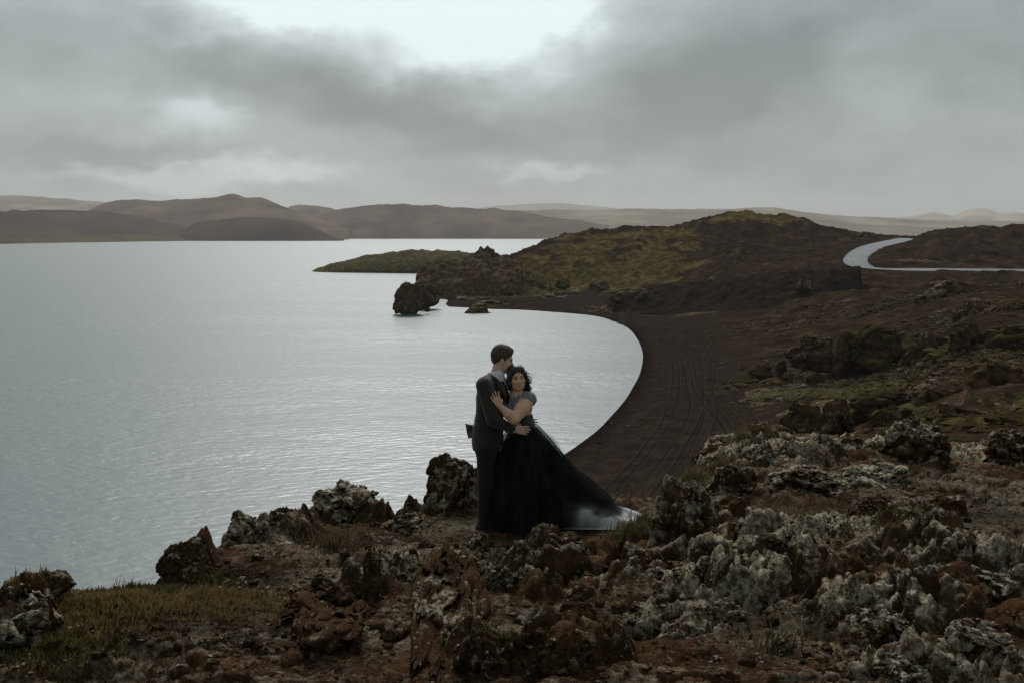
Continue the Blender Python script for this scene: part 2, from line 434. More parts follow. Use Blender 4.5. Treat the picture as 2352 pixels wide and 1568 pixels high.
# ------------------------------------------------------------------ far hills: ridges built along their crest lines
def ridge(name, crest, Df, Dc, Db, mat, zb=-3.0, shape=1.3, amp=0.10, nsc=1.0, cols=260, rows=46, back=0.25, seed=1, vec=0.0,
          vsc=1.0, label=None, cat='hill', kind='structure', foot=None, jag=0.0, jsc=1.0, attrs=None, knob=0.0, ksc=1.0):
    cr = np.array(crest, float)
    px = np.linspace(cr[0, 0], cr[-1, 0], cols)
    py = np.interp(px, cr[:, 0], cr[:, 1])
    kern = np.hanning(max(3, cols // 60) | 1); kern /= kern.sum()
    pad = len(kern) // 2
    if len(kern) > 3 and jag == 0:
        py = np.convolve(np.pad(py, pad, mode='edge'), kern, 'valid')
    def dd(D):
        if np.isscalar(D): return np.full(cols, float(D))
        D = np.array(D, float); return np.interp(px, D[:, 0], D[:, 1])
    Df, Dc, Db = dd(Df), dd(Dc), dd(Db)
    cz = np.array([at(a, b_, d)[2] for a, b_, d in zip(px, py, Dc)])
    if jag:
        cz = cz + jag * fbm(np.stack([px * jsc, px * 0, px * 0], 1), 5, 0.6, seed + 5)
    nb = max(4, rows // 4)
    t = np.concatenate([np.linspace(0, 1, rows), 1 + np.linspace(0, 1, nb + 1)[1:]])
    U = (px - 1176.0) / FPX / (CT)
    Yg = np.where(t[:, None] <= 1, Df + (Dc - Df) * t[:, None], Dc + (Db - Dc) * (t[:, None] - 1))
    tf = np.clip(t, 0, 1)[:, None]
    s = np.sin(tf * math.pi / 2) ** shape
    tb = np.clip(t - 1, 0, 1)[:, None]
    bz = zb if np.isscalar(zb) else np.interp(px, np.array(zb)[:, 0], np.array(zb)[:, 1])
    Zg = bz + (cz - bz) * s * (1 - (1 - back) * tb)
    ux = np.array([at(a, b_, 1.0)[0] for a, b_ in zip(px, py)])
    Xg = ux[None, :] * Yg
    P = np.stack([Xg, Yg, Zg], -1).reshape(-1, 3)
    hgt = np.repeat((cz - bz)[None, :], len(t), 0).ravel()
    env = (np.sin(np.clip(t, 0, 2) * math.pi / 2) ** 1)[:, None].repeat(cols, 1).ravel()
    env = np.where(t[:, None].repeat(cols, 1).ravel() <= 1, np.clip(t[:, None].repeat(cols, 1).ravel(), 0, 1), 1)
    mask = env * (1.0 - 0.75 * (np.abs(t[:, None].repeat(cols, 1).ravel() - 1) < 0.06))
    L = np.maximum(hgt, 1e-3)
    nz_ = fbm(np.stack([P[:, 0] * nsc, P[:, 1] * nsc * 0.5, P[:, 2] * 0], 1), 5, 0.55, seed, ridge=True)
    P[:, 2] += amp * L * (nz_ - 0.25) * mask * np.minimum(1, 4 * (1 - np.abs(s.repeat(cols, 1).ravel() - 0.5) * 1.6))
    if vec:
        for ax in range(3):
            P[:, ax] += vec * fbm(P * vsc, 4, 0.55, seed + 40 + ax) * np.clip(env * 3, 0, 1)
    if knob:
        P[:, 2] += knob * (0.6 - worley(P * ksc, seed)) * np.clip(env * 3, 0, 1)
        P[:, 1] -= knob * (0.6 - worley(P * ksc, seed)) * np.clip(env * 3, 0, 1)
    me = mesh_from(name, P, grid_faces(len(t), cols), [mat], attrs=attrs)
    return link(name, me, label=label, cat=cat, kind=kind)

ridge('hill', [(-700, 470), (-300, 450), (0, 455), (95, 458), (150, 460), (200, 466), (250, 472), (330, 482), (460, 500)], 7000, 9500, 11000, M_HILL_GREEN, amp=0.14, nsc=0.0011, seed=3, label='pale green moorland rising at the far left edge')
ridge('hill', [(120, 520), (200, 490), (240, 474), (320, 466), (370, 468), (460, 460), (500, 455), (530, 453), (548, 456), (560, 462), (600, 465), (632, 476), (665, 486), (720, 500), (800, 520)], 4300, 5600, 6800, M_HILL_BROWN, amp=0.30, nsc=0.0016, seed=4, shape=1.0, label='highest dark flat-topped mountain across the lake')
ridge('hill', [(600, 520), (640, 495), (668, 478), (690, 473), (735, 475), (765, 483), (820, 510)], 5600, 6600, 7600, M_HILL_BROWN, amp=0.15, nsc=0.0018, seed=5, label='small rounded hill top behind the saddle')
ridge('hill', [(700, 520), (760, 490), (790, 481), (870, 477), (960, 482), (1010, 478), (1060, 476), (1110, 480), (1165, 491), (1260, 500), (1400, 520)], 4900, 5500, 6900, M_HILL_BROWN, amp=0.36, nsc=0.0018, seed=6, shape=0.9, label='long dark ridge dropping to the far shore')
ridge('hill', [(-700, 470), (-300, 480), (0, 490), (60, 489), (130, 493), (250, 500), (330, 506), (420, 522), (470, 535), (520, 546)], [(-700, 2500), (0, 2900), (400, 3650), (520, 3900)], 4200, 5200, M_HILL_DARK, amp=0.45, nsc=0.0028, seed=7, shape=1.1, label='low brown foreland on the left shore')
ridge('hill', [(-700, 535), (0, 541), (120, 538), (300, 541), (430, 545), (480, 549)], [(-700, 2300), (0, 2650), (400, 3550), (480, 3700)], [(-700, 2700), (0, 3050), (400, 3800), (480, 3900)], 4300, M_HILL_OLIVE, amp=0.3, nsc=0.006, seed=17, shape=0.9, label='flat grassy shore strip at the far left')
ridge('hill', [(380, 552), (392, 546), (420, 530), (452, 513), (485, 507), (540, 503), (600, 502), (655, 504), (700, 515), (735, 530), (765, 546), (790, 549)], 3650, 3950, 4500, M_HILL_DARK, amp=0.16, nsc=0.004, seed=8, shape=0.75, label='smooth brown dome-shaped hill by the far shore')
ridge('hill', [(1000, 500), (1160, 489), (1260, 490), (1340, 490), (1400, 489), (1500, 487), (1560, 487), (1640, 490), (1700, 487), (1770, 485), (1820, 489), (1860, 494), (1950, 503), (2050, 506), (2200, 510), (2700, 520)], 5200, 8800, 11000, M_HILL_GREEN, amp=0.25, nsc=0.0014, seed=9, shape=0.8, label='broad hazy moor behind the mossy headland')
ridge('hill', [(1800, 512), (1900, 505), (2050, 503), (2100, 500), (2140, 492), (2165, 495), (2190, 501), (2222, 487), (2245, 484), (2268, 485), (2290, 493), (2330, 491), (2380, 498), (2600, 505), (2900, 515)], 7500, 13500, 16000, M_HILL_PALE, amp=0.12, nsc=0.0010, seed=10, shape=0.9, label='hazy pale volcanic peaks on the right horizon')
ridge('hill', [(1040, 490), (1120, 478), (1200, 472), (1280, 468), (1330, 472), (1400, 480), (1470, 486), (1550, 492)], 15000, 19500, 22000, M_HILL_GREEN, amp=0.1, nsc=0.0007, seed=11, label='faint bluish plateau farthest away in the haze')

# ------------------------------------------------------------------ the near shore: black beach, hillside, mossy headland
def tps_fit(pts, reg=1e-3):
    P = np.array([[p[0] / p[1] * 6.0, math.log(p[1]) * 3.0] for p in pts])
    z = np.array([p[2] for p in pts])
    n = len(P)
    d2 = ((P[:, None] - P[None]) ** 2).sum(-1)
    K = 0.5 * d2 * np.log(d2 + 1e-9) + reg * np.eye(n)
    A = np.zeros((n + 3, n + 3))
    A[:n, :n] = K
    A[:n, n] = 1; A[:n, n + 1:] = P
    A[n, :n] = 1; A[n + 1:, :n] = P.T
    w = np.linalg.solve(A, np.concatenate([z, np.zeros(3)]))
    def f(x, y):
        Q = np.stack([x / y * 6.0, np.log(y) * 3.0], -1)
        out = np.empty(len(Q))
        for i in range(0, len(Q), 20000):
            q = Q[i:i + 20000]
            d2 = ((q[:, None] - P[None]) ** 2).sum(-1)
            out[i:i + 20000] = (0.5 * d2 * np.log(d2 + 1e-9)) @ w[:n] + w[n] + q @ w[n + 1:]
        return out
    return f

WL = [(900, 700), (1000, 704), (1060, 706), (1125, 710), (1200, 712), (1300, 719), (1360, 725), (1400, 734), (1440, 752), (1462, 776), (1476, 810), (1471, 853), (1450, 895), (1430, 925), (1380, 980), (1340, 1012), (1290, 1047), (1200, 1105), (1120, 1165), (1020, 1260)]
def dz_of(py):            # distance of lake level along a sight line
    r = ray(1176, py); return -CAM_Z * r[1] / r[2]
wl = [np.array(at(a, b_, dz_of(b_))) for a, b_ in WL]
C = []
for i, p in enumerate(wl):
    C.append((p[0], p[1], 0.0))
    q0, q1 = wl[max(0, i - 1)], wl[min(len(wl) - 1, i + 1)]
    tg = (q1 - q0)[:2]; tg = tg / np.linalg.norm(tg)
    nl = np.array([tg[1], -tg[0]])            # lake side
    w_ = 0.06 * p[1]
    C.append((p[0] + nl[0] * w_, p[1] + nl[1] * w_, -1.0))
    if 4 <= i <= 17:
        C.append((p[0] - nl[0] * w_ * 0.5, p[1] - nl[1] * w_ * 0.5, 0.55))
PTS = [
 # beach flat
 (1600, 1100, 111), (1600, 1000, 135), (1600, 900, 172), (1600, 800, 237), (1600, 750, 292), (1600, 722, 336), (1600, 700, 362),
 (1490, 1090, 114), (1500, 1000, 137), (1520, 900, 174), (1540, 780, 255), (1480, 735, 325), (1400, 705, 385), (1300, 700, 400), (1250, 690, 420), (1150, 688, 435),
 (1400, 1090, 117), (1700, 1090, 100), (1750, 1000, 128), (1750, 930, 155), (1750, 850, 193), (1750, 800, 228), (1750, 760, 268), (1750, 720, 315), (1750, 692, 345),
 # hillside to the right
 (1900, 1010, 95), (1900, 960, 122), (1900, 920, 148), (1900, 875, 176), (1900, 800, 218), (1900, 740, 258), (1900, 700, 295), (1900, 662, 345),
 (2050, 1010, 55), (2050, 975, 75), (2050, 945, 100), (2050, 920, 132), (2050, 890, 152), (2050, 810, 192), (2050, 745, 225), (2050, 695, 272), (2050, 655, 335),
 (2200, 1040, 25), (2200, 1000, 42), (2200, 965, 62), (2200, 930, 80), (2200, 880, 105), (2200, 810, 145), (2200, 745, 178), (2200, 695, 240), (2200, 655, 325),
 (2352, 1050, 24), (2352, 1010, 36), (2352, 965, 56), (2352, 905, 82), (2352, 840, 118), (2352, 765, 152), (2352, 705, 195), (2352, 660, 270), (2352, 632, 350),
 (2600, 1010, 36), (2600, 905, 82), (2600, 770, 150), (2600, 660, 260), (2600, 625, 370),
 # hidden ground below the ledge
 (1700, 1180, 70), (1850, 1080, 60), (1950, 1050, 40), (1900, 1120, 30), (2100, 1070, 28), (1500, 1250, 70), (1300, 1300, 70),
 # along the road
 (2500, 626, 415), (2300, 622, 420), (2150, 621, 420), (2030, 620, 425), (1965, 612, 432), (1958, 598, 445), (1975, 580, 470), (2010, 566, 510), (2060, 554, 575), (2085, 548, 640),
 # right hill behind the road
 (2060, 590, 470), (2120, 592, 462), (2200, 600, 455), (2300, 606, 450), (2450, 608, 445), (2060, 568, 520), (2120, 556, 510), (2200, 547, 500), (2300, 543, 495), (2400, 540, 492),
 (2105, 542, 560), (2140, 536, 560), (2200, 530, 560), (2280, 526, 560), (2352, 523, 560), (2500, 518, 560), (2200, 545, 700), (2400, 540, 700),
 # dark slope behind the bank up to the sky line
 (1650, 640, 440), (1800, 628, 430), (1900, 615, 430), (1650, 610, 480), (1750, 590, 500), (1850, 580, 510), (1920, 575, 510), (1800, 555, 550), (1900, 548, 575), (1980, 547, 600), (2030, 546, 640),
 (1900, 548, 720), (2050, 552, 760),
 # mossy headland
 (1200, 682, 452), (1300, 680, 453), (1380, 678, 456), (1300, 673, 468), (1380, 668, 475), (1100, 676, 470), (1200, 668, 482), (1300, 662, 490), (1400, 655, 496), (1500, 652, 490), (1580, 648, 475),
 (1180, 628, 505), (1240, 605, 520), (1300, 590, 530), (1350, 612, 512), (1400, 590, 528), (1440, 600, 520), (1500, 598, 520), (1560, 590, 525), (1620, 575, 530), (1700, 560, 545), (1480, 560, 545), (1560, 550, 560),
 (1180, 591, 550), (1220, 573, 565), (1260, 558, 575), (1295, 547, 582), (1340, 538, 590), (1400, 533, 592), (1450, 527, 592), (1510, 526, 592), (1560, 526, 592), (1600, 517, 596), (1640, 501, 602), (1690, 492, 606), (1740, 496, 606), (1800, 500, 606), (1850, 510, 602), (1868, 526, 592), (1885, 540, 585),
 (1300, 565, 660), (1400, 560, 670), (1500, 556, 680), (1600, 553, 690), (1700, 545, 690), (1800, 545, 690),
 (1640, 530, 570), (1700, 525, 570), (1780, 528, 570), (1850, 538, 568),
]
for a, b_, d in PTS:
    p = at(a, b_, d); C.append(tuple(p))
for a, d, z in [(1000, 540, -2), (1060, 600, -2), (1120, 640, -2), (1180, 700, -2), (900, 480, -2), (900, 380, -3), (1300, 820, -1), (1100, 820, -3), (1500, 840, 2), (1800, 860, 8), (2300, 860, 14), (1000, 330, -3), (1000, 200, -3), (1000, 140, -3), (1200, 300, -3), (1300, 200, -2.5), (1150, 160, -2)]:
    p = at(a, 600, d); C.append((p[0], p[1], z))
land_f = tps_fit(C)

ROAD = [(2620, 628, 412), (2450, 624, 417), (2300, 621.5, 420), (2150, 620.5, 421), (2060, 619.5, 423), (2010, 617, 426), (1980, 612, 431), (1966, 604, 440), (1966, 594, 453), (1978, 581, 472), (2002, 569, 500), (2034, 560, 540), (2062, 554, 585), (2084, 549.5, 630), (2110, 550, 690)]
rp = np.array([at(*p) for p in ROAD])
def catmull(P, n=12):
    out = []
    Q = np.vstack([2 * P[0] - P[1], P, 2 * P[-1] - P[-2]])
    for i in range(1, len(Q) - 2):
        for t in np.linspace(0, 1, n, endpoint=False):
            a, b_, c, d = Q[i - 1:i + 3]
            out.append(0.5 * ((2 * b_) + (-a + c) * t + (2 * a - 5 * b_ + 4 * c - d) * t * t + (-a + 3 * b_ - 3 * c + d) * t ** 3))
    out.append(P[-1])
    return np.array(out)
road_c = catmull(rp)

def nearest(P2, L):
    d = np.full(len(P2), 1e9); k = np.zeros(len(P2), int)
    for i, q in enumerate(L):
        e = (P2[:, 0] - q[0]) ** 2 + (P2[:, 1] - q[1]) ** 2
        m = e < d
        d[m] = e[m]; k[m] = i
    return np.sqrt(d), k

SHORE = catmull(np.array([p[:2] for p in wl]), 10)
def shore_sd(x, y):
    d = np.full(len(x), 1e9); sg = np.ones(len(x))
    for i in range(len(SHORE) - 1):
        a, b_ = SHORE[i], SHORE[i + 1]
        ab = b_ - a
        t = np.clip(((x - a[0]) * ab[0] + (y - a[1]) * ab[1]) / (ab @ ab), 0, 1)
        e = np.hypot(x - a[0] - t * ab[0], y - a[1] - t * ab[1])
        m = e < d - 1e-6
        d[m] = e[m]
        sg[m] = np.sign(ab[0] * (y[m] - a[1]) - ab[1] * (x[m] - a[0]))
    return d * sg
def land_height(x, y, detail=True):
    z = land_f(x, y)
    near = y < 455
    if near.any():
        sd = shore_sd(x[near], y[near])
        zs = 0.055 * sd
        w = 1 - sm(np.abs(sd), 6, 32)
        zz_ = z[near] * (1 - w) + zs * w
        zz_ = np.where(sd < -6, np.minimum(zz_, -0.4), np.where(sd > 2, np.maximum(zz_, 0.1), zz_))
        k_ = sm(y[near], 430, 455)
        z[near] = zz_ * (1 - k_) + z[near] * k_
        z[near] -= 5.0 * sm(1035 - (x[near] / y[near] * FPX * CT + 1176), 0, 45) * (1 - k_)
    P = np.stack([x, y, x * 0], 1)
    d, k = nearest(np.stack([x, y], 1), road_c)
    up = sm(z, 1.2, 4.0)
    if detail:
        rough = up * (0.4 + 0.6 * sm(z, 3, 12))
        z = z + rough * (1.1 * fbm(P * 0.045, 5, 0.55, 21, ridge=True) - 0.45) * np.clip(y / 250, 0.25, 2.6) * 1.6
        z = z + rough * 0.9 * fbm(P * 0.16, 4, 0.6, 31) * np.clip(y / 250, 0.4, 2)
        P2_ = P + 2.5 * np.stack([fbm(P * 0.1, 2, .5, 33), fbm(P * 0.1, 2, .5, 34), x * 0], 1)
        am = sm(z, 2.6, 6.5) * np.clip(y / 230, 0.3, 1.7) * (0.06 + 0.94 * sm(d, 14, 70))
        z = z + am * (1.9 * (0.5 - np.clip(worley(P2_ * np.array([.075, .075, 1]), 35), 0, .85)) + 0.8 * (0.5 - worley(P2_ * np.array([.2, .2, 1]), 36)))
        z = z + 0.05 * up * fbm(P * 0.3, 3, 0.5, 41)
    w = sm(d, 6.0, 17.0)
    z = np.where(d < 17, (road_c[k, 2] - 0.25) * (1 - w) + z * w, z)
    return z

nc, nr = 620, 520
uu = np.linspace((880 - 1176) / FPX, (2650 - 1176) / FPX, nc)
yy = np.exp(np.linspace(math.log(24), math.log(860), nr))
Yg, Ug = np.meshgrid(yy, uu, indexing='ij')
gx, gy = (Ug * Yg).ravel(), Yg.ravel()
gz = land_height(gx, gy)
GP = np.stack([gx, gy, gz], 1)
def blob(x, y, px, py, D, rx, ry):       # soft patch on the ground, sizes in metres
    p = at(px, py, D)
    return np.exp(-((x - p[0]) / rx) ** 2 - ((y - p[1]) / ry) ** 2)
moss = np.zeros(len(gx))
for (a, b_, d, rx, ry, wgt) in [(1290, 640, 500, 34, 30, 1.0), (1400, 620, 512, 30, 30, 1.0), (1480, 600, 520, 22, 28, 0.9), (1330, 585, 535, 26, 24, 0.8), (1420, 560, 560, 30, 30, 0.75),
                                 (1240, 600, 525, 18, 24, 0.6), (1720, 508, 596, 40, 26, 0.8), (1580, 572, 540, 7, 9, 1.0), (1555, 565, 545, 6, 8, 0.9), (1565, 612, 500, 14, 7, 1.0), (1540, 625, 490, 8, 5, 0.9), (1450, 642, 497, 26, 10, 1.0), (1550, 545, 570, 26, 20, 0.6),
                                 (1290, 556, 575, 16, 14, 0.6)]:
    moss = np.maximum(moss, wgt * blob(gx, gy, a, b_, d, rx, ry))
straw = np.zeros(len(gx))
for (a, b_, d, rx, ry, wgt) in [(1620, 715, 340, 16, 10, 1.0), (1500, 700, 372, 14, 6, .8), (1800, 790, 225, 18, 14, 0.55), (1850, 740, 265, 28, 14, 0.6), (1760, 905, 160, 6, 12, 0.8), (1900, 945, 135, 10, 8, 1.0), (1780, 960, 138, 8, 8, 0.5),
                                 (1700, 640, 430, 25, 10, .6), (2110, 600, 452, 22, 6, 1.0), (1975, 600, 452, 10, 6, .9), (1830, 625, 425, 18, 6, .7), (1420, 655, 488, 30, 5, 0.8), (1960, 700, 285, 30, 16, .5), (2150, 680, 280, 30, 14, .4), (1720, 930, 155, 6, 20, .4)]:
    straw = np.maximum(straw, wgt * blob(gx, gy, a, b_, d, rx, ry))
rockm = sm(gz, 1.6, 5.0)
link('ground', mesh_from('ground', GP, grid_faces(nr, nc), [M_SAND], attrs={'moss': moss, 'straw': straw, 'rock': rockm}),
     kind='structure', label='black sand beach and lava hillside curving round the bay', cat='shore')
def land_z(x, y):
    return float(land_height(np.array([float(x)]), np.array([float(y)]))[0])

# road
def road_material():
    m, nt, b = new_mat('wet_asphalt')
    p, nrm = POS(nt)
    n = noise(nt, p, 0.25, 6, 0.6)
    uv = attr(nt, 'across')
    tr = ma(nt, 'MULTIPLY', ma(nt, 'ADD', ma(nt, 'SINE', ma(nt, 'MULTIPLY', uv, 25.0)), 1.0), 0.5)
    col = mixc(nt, tr, (0.12, 0.125, 0.13), (0.23, 0.235, 0.24))
    ed = sstep(nt, ma(nt, 'ADD', ma(nt, 'ABSOLUTE', uv), ma(nt, 'MULTIPLY', ma(nt, 'SUBTRACT', noise(nt, p, 0.6, 5), 0.5), 0.5)), 0.72, 0.92)
    col = mixc(nt, ed, mixc(nt, noise(nt, p, 0.12, 5), (0.02, 0.02, 0.02), col), (0.03, 0.022, 0.017))
    put(nt, b, Base_Color=col, Roughness=ma(nt, 'ADD', 0.2, ma(nt, 'MULTIPLY', n, 0.25)), Specular_IOR_Level=0.9)
    return m
rv, ra = [], []
tg = np.gradient(road_c[:, :2], axis=0)
tg /= np.linalg.norm(tg, axis=1)[:, None]
for i, p in enumerate(road_c):
    nx, ny = -tg[i, 1], tg[i, 0]
    if ny < 0 or abs(tg[i, 0]) < 0.3: pass
    sup = 0.085 * max(0.0, min(1.0, (p[0] - 150) / 25)) * (1 if ny > 0 else -1)
    for s in np.linspace(-1, 1, 7):
        wdt = 5.2
        rv.append((p[0] + nx * s * wdt, p[1] + ny * s * wdt, p[2] + 0.15 + sup * s * wdt - 0.03 * s * s)); ra.append(s)
link('road', mesh_from('road', rv, grid_faces(len(road_c), 7), [road_material()], attrs={'across': ra}), kind='structure', label='wet grey road bending round the hill', cat='road')

# dark scree bank in front of the road bend
ridge('bank', [(1395, 692), (1430, 676), (1480, 668), (1550, 658), (1650, 647), (1750, 638), (1850, 628), (1930, 620), (1965, 614), (1977, 614), (1979, 650)],
      [(1395, 372), (1550, 345), (1750, 322), (1979, 322)], [(1395, 385), (1550, 368), (1750, 350), (1979, 332)], [(1395, 400), (1979, 350)], M_SAND,
      zb=[(1395, 0.5), (1550, 2.0), (1750, 4.5), (1900, 8.5), (1979, 11)], shape=1.15, amp=0.30, nsc=0.10, cols=420, rows=60, back=0.2, seed=23, vec=1.3, vsc=0.14, jag=1.2, jsc=0.05, knob=0.7, ksc=0.25,
      label='dark scree bank with a sharp crest below the road bend', cat='bank')
# peninsula reaching into the lake
ridge('headland', [(716, 624), (735, 615), (765, 605), (800, 597), (850, 587), (900, 581), (950, 577), (1000, 579), (1050, 578), (1090, 584), (1130, 596), (1180, 610)], [(716, 765), (800, 752), (950, 738), (1180, 720)],
      [(716, 785), (850, 790), (1180, 770)], [(716, 795), (850, 860), (1180, 850)], M_ROCK_MOSS, zb=-1.0, shape=0.55, amp=0.16, nsc=0.035, cols=420, rows=60, back=0.0, seed=25, vec=2.2, vsc=0.09, jag=1.2, jsc=0.06,
      label='low mossy spit running out into the lake', cat='headland')
# dark crag at the root of the headland
ridge('headland', [(950, 690), (957, 660), (959, 632), (972, 616), (1004, 606), (1040, 600), (1068, 594), (1088, 580), (1105, 576), (1122, 582), (1140, 592), (1162, 590), (1190, 604), (1225, 630), (1260, 655), (1290, 672)], [(950, 455), (1290, 455)],
      [(950, 478), (1100, 496), (1290, 488)], [(950, 490), (1100, 545), (1290, 520)], M_CRAG, zb=-1.0, shape=0.62, amp=0.22, nsc=0.06, cols=420, rows=80, back=0.0, seed=27, vec=3.6, vsc=0.10, jag=2.4, jsc=0.09, knob=1.6, ksc=0.22,
      label='dark craggy lava outcrop above the sandy cove', cat='crag')

# ------------------------------------------------------------------ foreground ledge
def plane_z(y): return 28.3 - 0.12 * y
def on_plane(px, py, off=0.0):
    r = ray(px, py); s = r[2] / r[1]
    yv = (CAM_Z - 28.3 - off) / (-s - 0.12)
    return np.array([r[0] / r[1] * yv, yv, plane_z(yv) + off])

EDGE_PX = [(-260, 1500), (0, 1442), (130, 1416), (250, 1374), (360, 1340), (480, 1294), (600, 1243), (700, 1208), (800, 1199), (880, 1197), (960, 1187), (1080, 1168), (1200, 1160), (1400, 1150), (1500, 1150), (1560, 1128), (1600, 1098), (1640, 1058), (1730, 1010), (1820, 1000), (1950, 1012), (2080, 1015), (2200, 1025), (2352, 1012), (2600, 1005)]
EDGE = np.array([on_plane(*p)[:2] for p in EDGE_PX])
EDGE = np.vstack([[-14, EDGE[0, 1] - 2.5], EDGE, [40, EDGE[-1, 1]]])
def edge_sd(x, y):
    """signed distance beyond the rim (positive outside)"""
    best = np.full(len(x), 1e9)
    for i in range(len(EDGE) - 1):
        a, b_ = EDGE[i], EDGE[i + 1]
        ab = b_ - a
        t = np.clip(((x - a[0]) * ab[0] + (y - a[1]) * ab[1]) / (ab @ ab), 0, 1)
        best = np.minimum(best, np.hypot(x - a[0] - t * ab[0], y - a[1] - t * ab[1]))
    yi = np.interp(x, EDGE[:, 0], EDGE[:, 1])
    return np.where(y > yi, best, -best)

MOUNDS = [  # px, py, rx, ry, height (m) : swells of the ledge
    (330, 1470, 1.0, 0.55, 0.16), (180, 1520, 0.6, 0.5, 0.10), (960, 1430, 0.55, 0.75, 0.10), (760, 1500, 0.6, 0.5, 0.06), (650, 1290, 0.6, 0.3, 0.05),
    (1600, 1340, 0.8, 0.6, 0.14), (1800, 1330, 0.9, 0.8, 0.22), (2050, 1300, 0.8, 0.9, 0.20), (2250, 1390, 0.8, 0.6, 0.22), (1700, 1240, 0.7, 0.5, 0.15), (1800, 1110, 1.5, 1.0, 0.25), (2080, 1090, 1.8, 1.0, 0.2),
    (1250, 1530, 0.7, 0.4, 0.12), (1950, 1450, 0.7, 0.4, 0.14), (1700, 1060, 1.2, 1.6, 0.25)]
SOILS = [  # smooth soil / slab areas
    (1180, 1240, 1.9, 0.75), (1230, 1330, 0.6, 0.6), (1060, 1400, 0.5, 0.6), (700, 1440, 0.75, 0.5), (560, 1330, 0.9, 0.7), (780, 1270, 0.8, 0.5), (420, 1480, 1.1, 0.6), (1400, 1230, 1.2, 0.55), (1500, 1440, 0.55, 0.5), (1820, 1170, 1.3, 0.5),
    (2250, 1190, 1.9, 1.3), (1700, 1520, 0.9, 0.4), (1560, 1500, 0.6, 0.35), (1330, 1430, 0.5, 0.35), (900, 1560, 1.0, 0.3), (1560, 1215, .5, .4), (2300, 1540, .8, .4), (1680, 1450, .6, .4)]
GRAVELS = [(600, 1340, 1.0, 0.5), (2260, 1180, 2.2, 1.6), (1120, 1300, 0.8, 0.5), (1000, 1210, 0.8, 0.5), (1330, 1440, 0.7, 0.4), (1620, 1430, 0.7, 0.5), (500, 1510, 0.6, 0.3), (800, 1250, .6, .4), (1250, 1220, 1.2, .4)]
OUTCROPS = [(1580, 1230, .55, .7), (1720, 1090, 1.3, 1.3), (1880, 1060, 1.2, 1.2), (2100, 1060, 1.5, 1.3), (1820, 1300, .75, .6), (2070, 1250, .75, .8), (2240, 1370, .8, .6), (2030, 1440, .6, .35), (1720, 1390, .6, .4),
    (1200, 1540, .45, .25), (1550, 1440, .35, .3), (1570, 1350, .6, .35), (1010, 1330, .45, .25), (1310, 1270, .4, .3), (1300, 1370, .35, .3), (800, 1190, .8, .45), (580, 1245, .6, .4), (410, 1310, .3, .22), (20, 1480, .3, .4), (2330, 1060, .9, .9), (1340, 1530, .4, .3), (2150, 1550, .6, .3), (1150, 1350, .4, .22), (850, 1360, .18, .5)]
def soft(x, y, L):
    w = np.zeros(len(x))
    for px, py, rx, ry in L:
        p = on_plane(px, py)
        w = np.maximum(w, np.exp(-(((x - p[0]) / rx) ** 2 + ((y - p[1]) / ry) ** 2) ** 1.3))
    return w
def ledge_height(x, y):
    P = np.stack([x, y, x * 0], 1)
    z = plane_z(y)
    for px, py, rx, ry, h in MOUNDS:
        p = on_plane(px, py)
        z = z + h * np.exp(-((x - p[0]) / rx) ** 2 - ((y - p[1]) / ry) ** 2)
    soil = soft(x, y, SOILS)
    outm = soft(x + 0.15 * fbm(P * 1.7, 3, .6, 71), y + 0.15 * fbm(P * 1.7, 3, .6, 72), OUTCROPS)
    outm = sm(outm, .25, .7)
    soil = np.maximum(soil * (1 - .6 * outm), .72 * (1 - outm))
    rgh = (0.40 + 0.60 * outm) * (1 - 0.6 * soft(x, y, SOILS) * (1 - outm))
    W_ = P + 0.18 * np.stack([fbm(P * 2.2, 3, 0.5, 61), fbm(P * 2.2, 3, 0.5, 62), x * 0], 1)
    z = z + rgh * (0.40 * (fbm(W_ * 0.62, 6, 0.55, 51, ridge=True) - 0.36))
    W2 = W_ + 0.06 * np.stack([fbm(P * 7, 2, 0.5, 63), fbm(P * 7, 2, 0.5, 64), x * 0], 1)
    W3 = W2 + 0.10 * np.stack([fbm(P * 3.1, 3, .55, 65), fbm(P * 3.1, 3, .55, 66), x * 0], 1)
    c1, r1 = cracks(W3 * np.array([1.05, 1.5, 1]), 52)
    c2, r2 = cracks(W3 * np.array([3.0, 3.8, 1]), 53)
    c3, r3 = cracks(W2 * np.array([8.5, 9.5, 1]), 57)
    wk3 = worley(W2 * np.array([19.0, 19.0, 1]), 58)
    patch = sm(fbm(P * 0.9, 2, 0.5, 58), -0.3, 0.3)
    blk = 0.18 * (sm(c1, 0, .20) - .8) + 0.19 * (r1 - .5)
    kn = 0.085 * (sm(c2, 0, .22) - .7) + 0.08 * (r2 - .5) * (.4 + .6 * patch) + 0.035 * (sm(c3, 0, .3) - .6) + 0.04 * (r3 - .5) + 0.03 * (0.45 - wk3)
    kn = kn + 0.05 * fbm(P * 4.0, 4, .6, 67)
    z = z + rgh * (kn + blk)
    z = z + (0.012 + 0.03 * rgh) * fbm(P * 7.0, 4, 0.6, 54)
    pad_ = on_plane(1220, 1215)
    pw = np.exp(-(((x - pad_[0] - 0.25) / 1.35) ** 2 + ((y - pad_[1] - 0.2) / 0.55) ** 2) ** 2)
    z = z * (1 - pw) + (plane_z(y) + 0.008 * fbm(P * 6, 3, 0.5, 55)) * pw
    sd = edge_sd(x, y) + 0.25 * fbm(P * 1.5, 4, 0.6, 56)
    right = sm(x, 4.5, 7.5)
    drop = np.where(sd > 0, (1 - right) * (1.6 * sd + 0.4 * sd ** 2) + right * (0.32 * sd + 0.02 * sd ** 2), 0)
    z = z - drop
    return z, soil, sd, np.clip(kn / 0.18, -1, 1) * rgh

